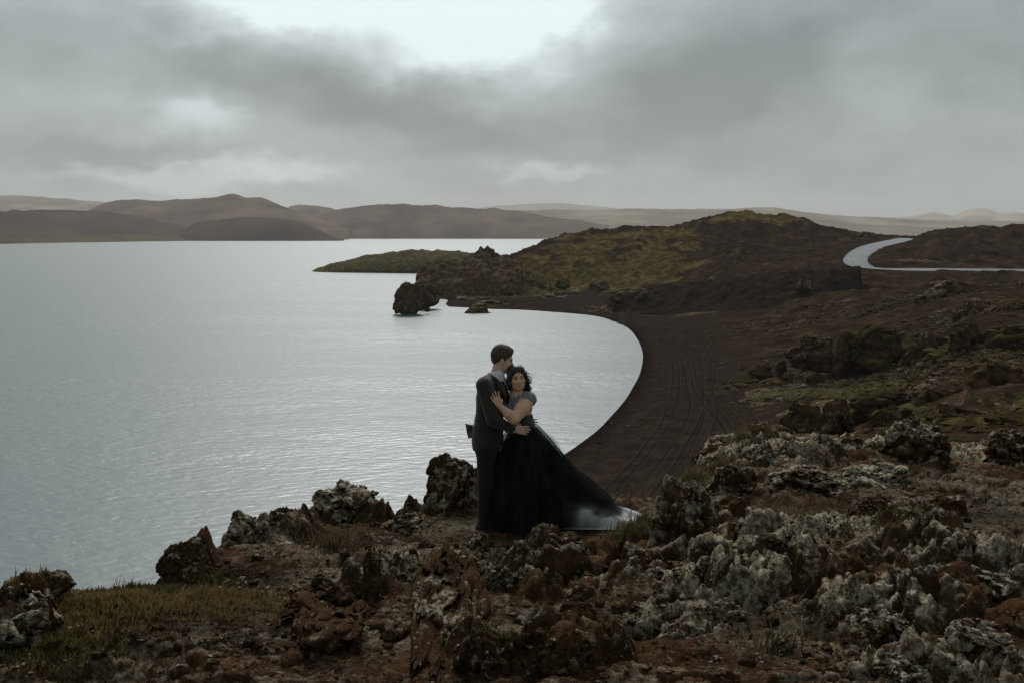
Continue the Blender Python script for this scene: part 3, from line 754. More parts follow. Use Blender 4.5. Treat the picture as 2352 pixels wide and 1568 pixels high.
nu, nv = 820, 680
uu = np.linspace((-420 - 1176) / FPX, (2780 - 1176) / FPX, nu)
yy = np.exp(np.linspace(math.log(3.6), math.log(46), nv))
Yg, Ug = np.meshgrid(yy, uu, indexing='ij')
lx, ly = (Ug * Yg).ravel(), Yg.ravel()
lz, lsoil, lsd, lkn = ledge_height(lx, ly)
lg = soft(lx, ly, GRAVELS)
lz = np.maximum(lz, -2.0)
link('ledge', mesh_from('ledge', np.stack([lx, ly, lz], 1), grid_faces(nv, nu), [M_LEDGE], attrs={'soil': lsoil, 'gravel': lg, 'knob': lkn}),
     kind='structure', label='rust brown lava ledge in the foreground', cat='ledge')
# the ground the camera stands on, behind the frame
bx = np.linspace(-9, 9, 60); by = np.linspace(-4, 3.9, 50)
Bx, By = np.meshgrid(bx, by)
Bz = plane_z(By) - 0.03 + 0.02 * np.sin(Bx * 3)
link('ledge', mesh_from('ledge_back', np.stack([Bx.ravel(), By.ravel(), Bz.ravel()], 1), grid_faces(50, 60), [M_LEDGE]), kind='structure', label='ledge ground under the viewer', cat='ledge')

# ------------------------------------------------------------------ rocks
def ico(sub):
    bm = bmesh.new()
    bmesh.ops.create_icosphere(bm, subdivisions=sub, radius=1.0)
    V = np.array([v.co[:] for v in bm.verts]); F = np.array([[v.index for v in f.verts] for f in bm.faces])
    bm.free()
    return V, F
ICO = {k: ico(k) for k in (1, 2, 4, 5, 6)}
def vnormals(V, F):
    n = np.cross(V[F[:, 1]] - V[F[:, 0]], V[F[:, 2]] - V[F[:, 0]])
    N = np.zeros_like(V)
    for k in range(3):
        np.add.at(N, F[:, k], n)
    return N / (np.linalg.norm(N, axis=1)[:, None] + 1e-9)
def rock_shape(seed, sub=6, lump=0.55, knob=0.22, kfreq=2.6, fine=0.05, flat=1.0, facet=0.0):
    V, F = ICO[sub]
    V = V.copy()
    off = seed * 7.31
    if facet:                     # cut by random planes first: angular blocks
        rnd = np.random.RandomState(seed)
        for _ in range(9):
            n = rnd.normal(size=3); n /= np.linalg.norm(n)
            dcut = 0.62 + 0.25 * rnd.rand()
            e = V @ n - dcut
            V -= np.where(e > 0, e, 0)[:, None] * n * facet
    D_ = np.stack([fbm(V * 0.9 + off, 3, 0.5, seed), fbm(V * 0.9 + off + 31, 3, 0.5, seed + 1), fbm(V * 0.9 + off + 67, 3, 0.5, seed + 2)], 1)
    V = V + lump * D_ * 1.4
    D_ = np.stack([fbm(V * 2.4 + off, 3, 0.5, seed + 3), fbm(V * 2.4 + off + 31, 3, 0.5, seed + 4), fbm(V * 2.4 + off + 67, 3, 0.5, seed + 5)], 1)
    V = V + lump * 0.45 * D_
    N = vnormals(V, F)
    w1 = worley(V * kfreq + off, seed + 6)
    w2 = worley(V * kfreq * 2.7 + off, seed + 7)
    low = V[:, 2] < 0
    kv = 0.7 * (0.5 - w1) + 0.45 * (0.45 - w2)
    c1, r1 = cracks(V * kfreq * .8 + off, seed + 10, 3)
    V = V + N * (knob * .5 * (0.55 - w1) + knob * 0.36 * (0.5 - w2) + knob * .75 * (sm(c1, 0, .22) - .7) + knob * .9 * (r1 - .5))[:, None]
    if sub >= 5:
        N = vnormals(V, F)
        V = V + N * (fine * fbm(V * 9 + off, 3, 0.6, seed + 8) + fine * 0.6 * (0.5 - worley(V * 17 + off, seed + 9)))[:, None]
    kn = np.clip(kv * 2.2, -1, 1)
    fl = np.clip(-V[:, 2], 0, 1.2)          # spreading foot so the rock grows out of the ground
    V[:, :2] *= (1 + 0.55 * fl)[:, None]
    lo, hi = V.min(0), V.max(0)
    V = (V - (lo + hi) / 2) / (hi - lo)
    V[:, 2] += 0.5
    return V, F, kn

TPL = {}
def template(key, mat, *a, **k):
    V, F, kn = rock_shape(*a, **k)
    TPL[key] = mesh_from('rock_' + key, V, F, [mat], attrs={'knob': kn})
for i in range(5):
    template('knob%d' % i, M_ROCK, 101 + 13 * i, 6, 0.62, 0.22, 2.0, 0.055, 1.0, 0.6)
for i in range(3):
    template('pale%d' % i, M_ROCK_PALE, 201 + 13 * i, 6, 0.66, 0.20, 1.9, 0.06, 1.0, 0.5)
for i in range(2):
    template('rust%d' % i, M_ROCK_RUST, 301 + 13 * i, 5, 0.45, 0.12, 1.8, 0.04)
for i in range(2):
    template('slab%d' % i, M_SLAB, 401 + 13 * i, 6, 0.70, 0.16, 1.7, 0.04, 1.0, 0.4)
for i in range(4):
    template('far%d' % i, M_ROCK_FAR, 501 + 13 * i, 5, 0.55, 0.12, 1.7, 0.06, 1.0, 0.6)
for i in range(3):
    template('moss%d' % i, M_ROCK_MOSS, 601 + 13 * i, 5, 0.50, 0.11, 1.7, 0.06, 1.0, 0.5)
for i in range(2):
    template('dark%d' % i, M_ROCK_DARK, 701 + 13 * i, 4, 0.45, 0.2, 2.0, 0.05, 1.0, 0.6)
for i in range(5):
    template('stone%d' % i, M_STONE, 801 + 13 * i, 4, 0.35, 0.16, 2.2, 0.05, 1.0, 0.8)

def z_ledge(x, y):
    return float(ledge_height(np.array([float(x)]), np.array([float(y)]))[0][0])

def place(key, box, label, cat='rock', sink=0.22, yaw=0.0, depth=0.75, D=None, name='rock', group=None, zoff=0.0, tilt=0.0):
    x0, y0, x1, y1 = box
    if D is None:
        p = on_plane((x0 + x1) / 2, y1 - 0.10 * (y1 - y0))
        g = z_ledge(p[0], p[1])
        p[2] = min(max(g, p[2] - 0.2), p[2] + 0.04) if g > p[2] - 0.6 else p[2] - 0.05
    else:
        p = at((x0 + x1) / 2, y1, D)
    dist = p[1] * 1.0
    w = (x1 - x0) * dist / FPX / CT
    h = (y1 - y0) * dist / FPX / CT
    o = link(name, TPL[key], None, label, cat, group)
    dpt = w * depth
    if D is None:
        sink = min(0.6, sink + 0.25)
        w *= 1.22
        dpt = w * depth
        h = max(0.35 * h, h - 0.42 * dpt * (CAM_Z - p[2]) / p[1])
        if 'slab' in key:                       # lies along the ground: most of its picture height is depth
            pf = on_plane((x0 + x1) / 2, y0)
            dpt = (pf[1] - p[1]) * 0.95
            h = 0.16
            sink = 0.62
            yaw *= 0.15
    o.scale = (w * 1.06, dpt, h / (1 - sink) * 1.02)
    o.rotation_euler = (0, tilt, yaw)
    o.location = (p[0], p[1] + dpt * (0.42 if h == 0.16 else 0.30), p[2] - sink * h / (1 - sink) + zoff)
    return o

FORE = [
 ('pale2', (-150, 1340, 128, 1570), 'jagged dark lava rock at the left edge of the picture', 0.15),
 ('pale1', (357, 1236, 471, 1345), 'upright knobbly rock on the rim beside the grassy mound', 0.15),
 ('pale0', (498, 1182, 606, 1278), 'rounded rock with white lichen on its left face, on the rim', 0.12),
 ('knob2', (600, 1177, 700, 1252), 'pale sloping rock wedged right of the white-faced round rock', 0.2),
 ('pale2', (700, 1110, 872, 1212), 'tall dark brown pinnacle rock standing against the lake', 0.12),
 ('pale1', (617, 1256, 727, 1290), 'low row of pale lumps in the dark gravel', 0.3),
 ('pale0', (962, 1052, 1105, 1200), 'lichen-grey rock directly behind the man\'s legs', 0.12),
 ('knob1', (868, 1188, 980, 1232), 'low rubbly rock on the rim left of the couple', 0.3),
 ('pale2', (905, 1296, 980, 1356), 'white-spotted lump at the head of the ochre slab', 0.2),
 ('knob0', (978, 1306, 1068, 1352), 'brown knobbly lump next to the white-spotted one', 0.25),
 ('pale0', (1078, 1316, 1150, 1382), 'pitted dark rock joined to a bright white lump', 0.2),
 ('pale1', (1140, 1318, 1210, 1384), 'bright white lichen lump in the middle of the ledge', 0.2),
 ('pale2', (1038, 1336, 1086, 1357), 'flat white stone on the ochre slab', 0.2),
 ('knob2', (1066, 1232, 1128, 1294), 'small twisted rock in front of the man\'s shoes', 0.2),
 ('knob3', (1252, 1236, 1382, 1302), 'grey crusted outcrop in front of the gown', 0.25),
 ('knob4', (1248, 1324, 1304, 1390), 'small dark block left of the white-topped rock', 0.2),
 ('pale0', (1280, 1338, 1368, 1404), 'white-topped rock above the hollow with red soil', 0.25),
 ('rust0', (1276, 1385, 1384, 1462), 'arched rusty rock over a small dark hollow', 0.25),
 ('pale1', (1345, 1446, 1398, 1490), 'small white-capped stone below the arched rock', 0.2),
 ('pale2', (1496, 1386, 1602, 1476), 'peaked white-tipped rock in the bottom middle', 0.25),
 ('knob0', (1040, 1464, 1180, 1600), 'dark clinker lump with green moss at the bottom edge', 0.2),
 ('knob1', (1150, 1460, 1300, 1600), 'knobbly clinker mound at the bottom centre', 0.2),
 ('pale0', (1296, 1484, 1384, 1600), 'pale ridge-shaped rock at the bottom edge', 0.2),
 ('knob2', (830, 1298, 876, 1424), 'narrow upright rock at the left edge of the ochre slab', 0.15),
 ('slab0', (850, 1322, 1090, 1620), 'large ochre slab speckled with white lichen', 0.25),
 ('slab1', (545, 1408, 858, 1600), 'smooth brown sloping slab left of the crack', 0.4),
 ('slab0', (600, 1380, 800, 1450), 'low flat brown slab in the dark soil', 0.45),
 ('pale1', (1502, 1108, 1664, 1318), 'big pale lichen boulder at the tip of the train', 0.12),
 ('rust1', (1636, 1150, 1760, 1262), 'rusty saddle-shaped rock right of the big pale boulder', 0.25),
 ('knob3', (1620, 1068, 1740, 1160), 'dark layered rock on the rim above the big pale boulder', 0.2),
 ('pale2', (1690, 1020, 1830, 1125), 'white crusted rock on the crest of the rim', 0.2),
 ('knob4', (1740, 1012, 1870, 1075), 'lichen ridge at the highest part of the rim', 0.2),
 ('knob0', (1788, 1076, 1966, 1150), 'blocky brown rock below the rim crest', 0.2),
 ('knob1', (1868, 1008, 2050, 1084), 'hollowed grey rock between the crest and the large outcrop', 0.2),
 ('pale0', (1942, 1070, 2136, 1146), 'long pale rock lying on red soil', 0.22),
 ('knob2', (2040, 974, 2216, 1120), 'large sloping grey outcrop at the right of the rim', 0.15),
 ('knob3', (2284, 996, 2430, 1098), 'dark lichen-spotted block at the right edge', 0.15),
 ('rust0', (1590, 1030, 1720, 1110), 'smooth red-brown mound at the edge above the beach', 0.3),
 ('rust1', (1700, 978, 1830, 1050), 'rounded red-brown rock hump above the beach', 0.25),
 ('pale1', (1762, 1190, 1828, 1230), 'small stone with a white face near dry grass', 0.25),
 ('knob4', (1744, 1230, 1924, 1356), 'ridge of white-tipped lava in the middle of the right slope', 0.2),
 ('knob0', (1960, 1142, 2066, 1200), 'ochre-grey hump at the top of the right ridge', 0.25),
 ('pale2', (1986, 1176, 2152, 1300), 'pale furrowed rock forming the right ridge', 0.15),
 ('knob1', (2096, 1284, 2256, 1370), 'cluster of dark knobs below the furrowed rock', 0.2),
 ('pale0', (2164, 1306, 2390, 1436), 'large boulder with big white lichen patches at the right edge', 0.15),
 ('knob2', (1466, 1306, 1650, 1384), 'low ridge of rubble below the big pale boulder', 0.3),
 ('pale1', (1840, 1388, 1920, 1476), 'lichen-covered knob on the lower right slope', 0.2),
 ('pale2', (1960, 1400, 2098, 1492), 'white crusted lump left of the large patched boulder', 0.2),
 ('knob3', (2014, 1500, 2175, 1600), 'pale lump at the bottom right edge', 0.2),
 ('rust1', (2128, 1144, 2250, 1200), 'flat ochre slabs sticking out of dark gravel', 0.45),
 ('knob4', (1700, 1225, 1760, 1285), 'dark hollow-faced stone beside the saddle rock', 0.2),
 ('knob0', (1700, 1340, 1850, 1420), 'clinker heap in the middle of the lower right', 0.25),
 ('knob1', (1900, 1330, 2030, 1410), 'rust-stained clinker heap under the right ridge', 0.25),
 ('knob2', (2180, 1440, 2370, 1560), 'dark shadowed rock under the large patched boulder', 0.2),
 ('knob3', (1640, 1390, 1730, 1450), 'brown lump among rubble, lower right', 0.3),
]
for i, (k, bx_, lab, sk) in enumerate(FORE):
    place(k, bx_, lab, sink=sk, yaw=(0, 0.5, -0.45, math.pi, math.pi + 0.4, 2.75)[i % 6], depth=1.0 if 'slab' in k else 0.8)

# mid-distance outcrops on the hillside and by the beach
def mid(key, box, D, label, sink=0.15, **kw):
    return place(key, box, label, 'outcrop' if (box[2] - box[0]) > 60 else 'rock', sink=sink, D=D, name='outcrop' if (box[2] - box[0]) > 60 else 'rock', **kw)
mid('far0', (1811, 772, 1930, 850), 178, 'flat-topped lava wall at the left of the mossy outcrops', 0.1)
mid('moss0', (1940, 748, 2090, 872), 172, 'mossy outcrop with orange moss on its face', 0.1)
mid('far1', (1915, 762, 1975, 868), 174, 'rock pillar between the flat-topped wall and the mossy outcrop')
mid('far2', (2075, 766, 2200, 882), 158, 'crumbling brown cliff right of the mossy outcrop')
mid('moss1', (2190, 742, 2300, 830), 140, 'rock with bright green moss caps on the right')
mid('moss2', (2270, 745, 2420, 832), 136, 'moss-capped block at the right edge')
mid('far3', (2190, 826, 2380, 955), 96, 'big lichen-speckled boulder on the right hillside', 0.12)
mid('far0', (1788, 925, 1900, 1010), 92, 'long dark rock sloping down to the beach')
mid('far1', (1880, 915, 1975, 1012), 88, 'overhanging rock with a dark cave below', 0.1)
mid('far2', (1955, 898, 2120, 955), 100, 'low layered rock ridge on the hillside', 0.3)
mid('far3', (2080, 892, 2200, 955), 92, 'brown rock ridge below the lichen-speckled boulder', 0.3)
mid('far1', (1990, 938, 2150, 990), 66, 'smooth brown rock dome on the hillside', 0.5)
mid('far3', (2110, 945, 2250, 1005), 58, 'cracked brown slab on the right hillside', 0.5)
mid('far0', (1721, 838, 1782, 868), 184, 'low boulder lying out on the black sand')
mid('far1', (1780, 828, 1815, 868), 182, 'tilted boulder at the foot of the flat-topped wall')
mid('far2', (1794, 856, 1832, 886), 176, 'round boulder at the edge of the grass')
mid('moss0', (1850, 858, 1896, 894), 172, 'large round boulder standing in the grass')
mid('far3', (2110, 642, 2270, 700), 250, 'layered brown outcrop below the road', 0.3)
mid('far0', (2200, 688, 2290, 752), 190, 'blocky outcrop above the moss-capped rocks', 0.25)
mid('far2', (2280, 690, 2400, 750), 182, 'rubbly outcrop on the upper right hillside', 0.25)
mid('dark0', (2065, 618 + 18, 2085, 648), 380, 'black boulder on the slope below the road')
mid('far1', (1905, 655, 1990, 672), 330, 'pale rock at the foot of the dark bank', 0.3)
mid('far3', (1828, 640, 1868, 668), 325, 'light brown rock stuck in the dark bank')
mid('far0', (1400, 672, 1450, 696), 372, 'rubble at the left end of the dark bank')
mid('far1', (1460, 664, 1500, 690), 366, 'pale boulder in the dark bank rubble')
mid('far2', (1350, 645, 1400, 672), 470, 'dark rocks at the back of the beach')
mid('moss0', (1275, 640, 1310, 664), 470, 'dark boulder below the mossy slope')
mid('far0', (1150, 655, 1200, 680), 455, 'boulder at the foot of the dark crag')
mid('far3', (1962, 532, 2016, 548), 600, 'small jagged rock on the skyline left of the road')
mid('far2', (1905, 537, 1945, 548), 600, 'low rock on the skyline beside the mossy knoll')
mid('far1', (1660, 570, 1740, 600), 505, 'broken brown lava on the dark slope', 0.35)
mid('dark1', (2260, 574, 2300, 596), 462, 'black boulder below the hill behind the road')
# rocks standing in the lake
mid('far2', (902, 650, 972, 722), 366, 'tall sea stack rock standing in the lake', 0.12)
mid('moss2', (935, 652, 1012, 700), 392, 'low mossy rock behind the lake stack', 0.2)
mid('dark0', (974, 706, 988, 714), 368, 'tiny rock poking out of the water beside the stack', 0.3)
mid('far2', (1060, 704, 1130, 718), 372, 'flat rock shelf awash at the beach end', 0.75)
mid('far3', (1070, 690, 1190, 704), 402, 'flat pale rocks at the waterline', 0.4)

# orange road marker posts
mo, nt_, b_o = new_mat('orange_post'); put(nt_, b_o, Base_Color=(0.55, 0.16, 0.03), Roughness=0.5)
mw, nt_, b_w = new_mat('white_reflector'); put(nt_, b_w, Base_Color=(0.8, 0.8, 0.78), Roughness=0.3)
def box_mesh(name, sx_, sy_, z0, z1, mat, taper=1.0):
    v = [(-sx_, -sy_, z0), (sx_, -sy_, z0), (sx_, sy_, z0), (-sx_, sy_, z0), (-sx_ * taper, -sy_ * taper, z1), (sx_ * taper, -sy_ * taper, z1), (sx_ * taper, sy_ * taper, z1), (-sx_ * taper, sy_ * taper, z1)]
    f = [(0, 3, 2, 1), (4, 5, 6, 7), (0, 1, 5, 4), (1, 2, 6, 5), (2, 3, 7, 6), (3, 0, 4, 7)]
    return mesh_from(name, v, f, [mat], smooth=False)
post_me = box_mesh('post', 0.13, 0.09, -0.5, 1.25, mo, 0.85)
refl_me = box_mesh('reflector', 0.115, 0.085, 0.95, 1.1, mw)
for k, (px, D, side, lab) in enumerate([(2120, 427, 1, 'orange marker post left of the straight stretch'), (2166, 427, 1, 'second orange marker post along the straight road'), (2325, 427, 1, 'third orange marker post along the straight road'), (2392, 426, 1, 'orange marker post at the right edge'), (1946, 456, -1, 'orange marker post outside the road bend'), (1988, 522, -1, 'orange marker post on the upper bend'), (1952, 440, -1, 'orange marker post at the lowest point of the bend'), (1987, 455, 1, 'orange marker post inside the road bend')]):
    x = (px - 1176) / FPX * D * 1.006
    d, i = nearest(np.array([[x, D]]), road_c)
    e = empty('marker_post', (x, D, max(land_z(x, D), road_c[i[0], 2] - 0.2)), lab, 'post', 'marker posts along the road')
    link('post', post_me, e)
    link('reflector', refl_me, e)

# ------------------------------------------------------------------ the couple: bodies and clothes as blended solids
class Solid:
    """Smoothly blended tapered limbs and ellipsoids, turned into one continuous surface."""
    def __init__(self): self.ops = []
    def cone(self, a, b, ra, rb, k=0.02, mode='u'):
        a, b = np.array(a, np.float32), np.array(b, np.float32)
        ab = b - a; L2 = float(ab @ ab) + 1e-12
        def f(P):
            t = np.clip(((P - a) @ ab) / L2, 0, 1)
            return np.sqrt(((P - a - t[:, None] * ab) ** 2).sum(1)) - (ra + (rb - ra) * t)
        self.ops.append((f, mode, k)); return self
    def chain(self, pts, rs, k=0.02):
        for i in range(len(pts) - 1): self.cone(pts[i], pts[i + 1], rs[i], rs[i + 1], k)
        return self
    def ell(self, c, r, R=None, k=0.02, mode='u'):
        c, r = np.array(c, np.float32), np.array(r, np.float32)
        R_ = None if R is None else np.array(R, np.float32)
        def f(P):
            q = P - c
            if R_ is not None: q = q @ R_
            k0 = np.sqrt(((q / r) ** 2).sum(1)); k1 = np.sqrt(((q / (r * r)) ** 2).sum(1)) + 1e-9
            return k0 * (k0 - 1) / k1
        self.ops.append((f, mode, k)); return self
    def plane(self, p, n, k=0.005):     # keep the side the normal points away from
        p, n = np.array(p, np.float32), np.array(n, np.float32); n = n / np.linalg.norm(n)
        self.ops.append((lambda P: (P - p) @ n, 'i', k)); return self
    def disp(self, fn): self.ops.append((fn, 'd', 0)); return self
    def __call__(self, P):
        P = P.astype(np.float32)
        d = np.full(len(P), 10.0, np.float32)
        for f, m, k in self.ops:
            v = f(P)
            if m == 'd': d = d + v; continue
            if m == 'u':
                h = np.clip(0.5 + 0.5 * (d - v) / k, 0, 1); d = d * (1 - h) + v * h - k * h * (1 - h)
            else:
                if m == 's': v = -v
                h = np.clip(0.5 - 0.5 * (d - v) / k, 0, 1); d = d * (1 - h) + v * h + k * h * (1 - h)
        return d

def surface(S, lo, hi, h):
    lo, hi = np.array(lo, float), np.array(hi, float)
    B = 10
    nb = np.ceil((hi - lo) / (h * B)).astype(int)
    n = nb * B + 1
    bi = np.stack(np.meshgrid(*[np.arange(k) for k in nb], indexing='ij'), -1).reshape(-1, 3)
    ctr = lo + (bi + 0.5) * B * h
    dc = S(ctr)
    G = np.where(dc < 0, -1.0, 1.0).astype(np.float32)
    vol = np.repeat(np.repeat(np.repeat(G.reshape(nb), B, 0), B, 1), B, 2)
    vol = np.pad(vol, ((0, 1), (0, 1), (0, 1)), mode='edge')
    act = bi[np.abs(dc) < B * h * 0.87 * 1.5 + 0.02]
    o = np.arange(B + 1)
    off = np.stack(np.meshgrid(o, o, o, indexing='ij'), -1).reshape(-1, 3)
    for i in range(0, len(act), 150):
        a = act[i:i + 150]
        idx = (a[:, None, :] * B + off[None]).reshape(-1, 3)
        vol[idx[:, 0], idx[:, 1], idx[:, 2]] = S(lo + idx * h)
    ins = vol < 0
    nx, ny, nz_ = n
    s = np.zeros((nx - 1, ny - 1, nz_ - 1), np.uint8)
    for dx in (0, 1):
        for dy in (0, 1):
            for dz in (0, 1):
                s += ins[dx:nx - 1 + dx, dy:ny - 1 + dy, dz:nz_ - 1 + dz]
    cells = np.argwhere((s > 0) & (s < 8))
    cid = np.full((nx - 1, ny - 1, nz_ - 1), -1, np.int32)
    cid[cells[:, 0], cells[:, 1], cells[:, 2]] = np.arange(len(cells))
    acc = np.zeros((len(cells), 3)); cnt = np.zeros(len(cells))
    cor = [(0, 0, 0), (1, 0, 0), (0, 1, 0), (1, 1, 0), (0, 0, 1), (1, 0, 1), (0, 1, 1), (1, 1, 1)]
    val = [vol[cells[:, 0] + c[0], cells[:, 1] + c[1], cells[:, 2] + c[2]] for c in cor]
    for i in range(8):
        for j in range(i + 1, 8):
            ci, cj = np.array(cor[i]), np.array(cor[j])
            if np.abs(ci - cj).sum() != 1: continue
            m = (val[i] < 0) != (val[j] < 0)
            t = val[i][m] / (val[i][m] - val[j][m])
            acc[m] += ci + t[:, None] * (cj - ci); cnt[m] += 1
    V = lo + (cells + acc / cnt[:, None]) * h
    faces = []
    for ax in range(3):
        sl0 = [slice(None)] * 3; sl1 = [slice(None)] * 3
        sl0[ax] = slice(0, -1); sl1[ax] = slice(1, None)
        a_, b_ = ins[tuple(sl0)], ins[tuple(sl1)]
        e = np.argwhere(a_ != b_)
        u, w = (ax + 1) % 3, (ax + 2) % 3
        ok = (e[:, u] > 0) & (e[:, w] > 0) & (e[:, u] < n[u] - 1) & (e[:, w] < n[w] - 1)
        e = e[ok]
        fl = a_[e[:, 0], e[:, 1], e[:, 2]]
        q = []
        for du, dw in ((-1, -1), (0, -1), (0, 0), (-1, 0)):
            c = e.copy(); c[:, u] += du; c[:, w] += dw
            q.append(cid[c[:, 0], c[:, 1], c[:, 2]])
        Q = np.stack(q, 1)
        Q[~fl] = Q[~fl][:, ::-1]
        faces.append(Q)
    F = np.concatenate(faces)
    F = F[(F >= 0).all(1)]
    # relax a little
    E = np.concatenate([F[:, [0, 1]], F[:, [1, 2]], F[:, [2, 3]], F[:, [3, 0]]])
    for _ in range(2):
        A = np.zeros_like(V); c = np.zeros(len(V))
        np.add.at(A, E[:, 0], V[E[:, 1]]); np.add.at(c, E[:, 0], 1)
        np.add.at(A, E[:, 1], V[E[:, 0]]); np.add.at(c, E[:, 1], 1)
        V = V * 0.6 + 0.4 * A / c[:, None]
    return V, F

def solid_part(name, S, lo, hi, h, mat, parent, label=None):
    V, F = surface(S, lo, hi, h)
    return link(name, mesh_from(name, V, F, [mat]), parent, label)

FS = 0.962
FEET = on_plane(1128.4, 1214.4)
UM = 0.001338                                # metres per unit in the measured figure drawing
def P2(zx, zy, y=0.0):
    zi = (1455 - zy) * UM
    return np.array([(zx - 320) * UM * (1 + y / 9.85), y, zi - y * (0.297 - 0.098 * zi)])

def plain(name, col, rough=0.8, spec=0.3, var=0.15, sc=60.0, sheen=0.0, sss=0.0, bumpd=0.0):
    m, nt, b = new_mat(name)
    p, n_ = POS(nt)
    c = mixc(nt, noise(nt, p, sc, 5, 0.6), tuple(x * (1 - var) for x in col), tuple(x * (1 + var) for x in col))
    put(nt, b, Base_Color=c, Roughness=rough, Specular_IOR_Level=spec)
    if sheen: put(nt, b, Sheen_Weight=sheen)
    if sss:
        put(nt, b, Subsurface_Weight=sss, Subsurface_Scale=0.01)
        b.inputs['Subsurface Radius'].default_value = (1.0, 0.35, 0.2)
    if bumpd: put(nt, b, Normal=bump(nt, noise(nt, p, sc * 4, 3, 0.6), 0.4, bumpd))
    return m
M_SKIN_M = plain('fair_skin', (0.58, 0.37, 0.28), 0.55, 0.35, 0.08, 30, sss=0.12)
M_SKIN_W = plain('tan_skin', (0.60, 0.36, 0.235), 0.5, 0.4, 0.07, 30, sss=0.12)
M_SUIT = plain('charcoal_wool', (0.034, 0.029, 0.027), 0.95, 0.12, 0.25, 90, sheen=0.25, bumpd=0.002)
M_TROUSER = plain('charcoal_trouser', (0.020, 0.0175, 0.0165), 0.95, 0.12, 0.25, 90, sheen=0.15, bumpd=0.002)
M_SHIRT = plain('white_shirt', (0.62, 0.65, 0.70), 0.8, 0.2, 0.04)
M_BLACK = plain('black_cloth', (0.009, 0.008, 0.009), 0.9, 0.2, 0.2)
M_SHOE = plain('black_leather', (0.010, 0.009, 0.009), 0.3, 0.5, 0.2)
M_HAIR_M = plain('short_brown_hair', (0.075, 0.050, 0.034), 0.7, 0.3, 0.5, 160, bumpd=0.006)
M_HAIR_W = plain('long_dark_hair', (0.010, 0.008, 0.008), 0.42, 0.5, 0.5, 120, bumpd=0.004)
M_LIP = plain('red_lip', (0.25, 0.055, 0.05), 0.4, 0.4)
M_LIP_M = plain('natural_lip', (0.30, 0.14, 0.11), 0.5, 0.3)
M_EYE = plain('eye_white', (0.42, 0.38, 0.36), 0.2, 0.5, 0.02)
M_IRIS = plain('dark_iris', (0.012, 0.008, 0.006), 0.15, 0.5)
M_BROW = plain('brow_hair', (0.022, 0.015, 0.011), 0.8, 0.2)
M_TULLE_TOP = plain('grey_blue_tulle', (0.16, 0.172, 0.195), 0.85, 0.2, 0.12, 50, sheen=0.3)
def lace_material():
    m, nt, b = new_mat('black_lace')
    p, n_ = POS(nt)
    v = nd(nt, 'ShaderNodeTexVoronoi', {'Vector': p, 'Scale': 55.0}).outputs[0]
    put(nt, b, Base_Color=mixc(nt, sstep(nt, v, 0.45, 0.6), (0.006, 0.006, 0.007), (0.06, 0.06, 0.07)), Roughness=0.5, Specular_IOR_Level=0.4, Normal=bump(nt, v, 0.6, 0.004))
    return m
M_LACE = lace_material()
M_RING = plain('silver_ring', (0.7, 0.7, 0.72), 0.2, 0.8)
M_RING.node_tree.nodes['Principled BSDF'].inputs['Metallic'].default_value = 1.0

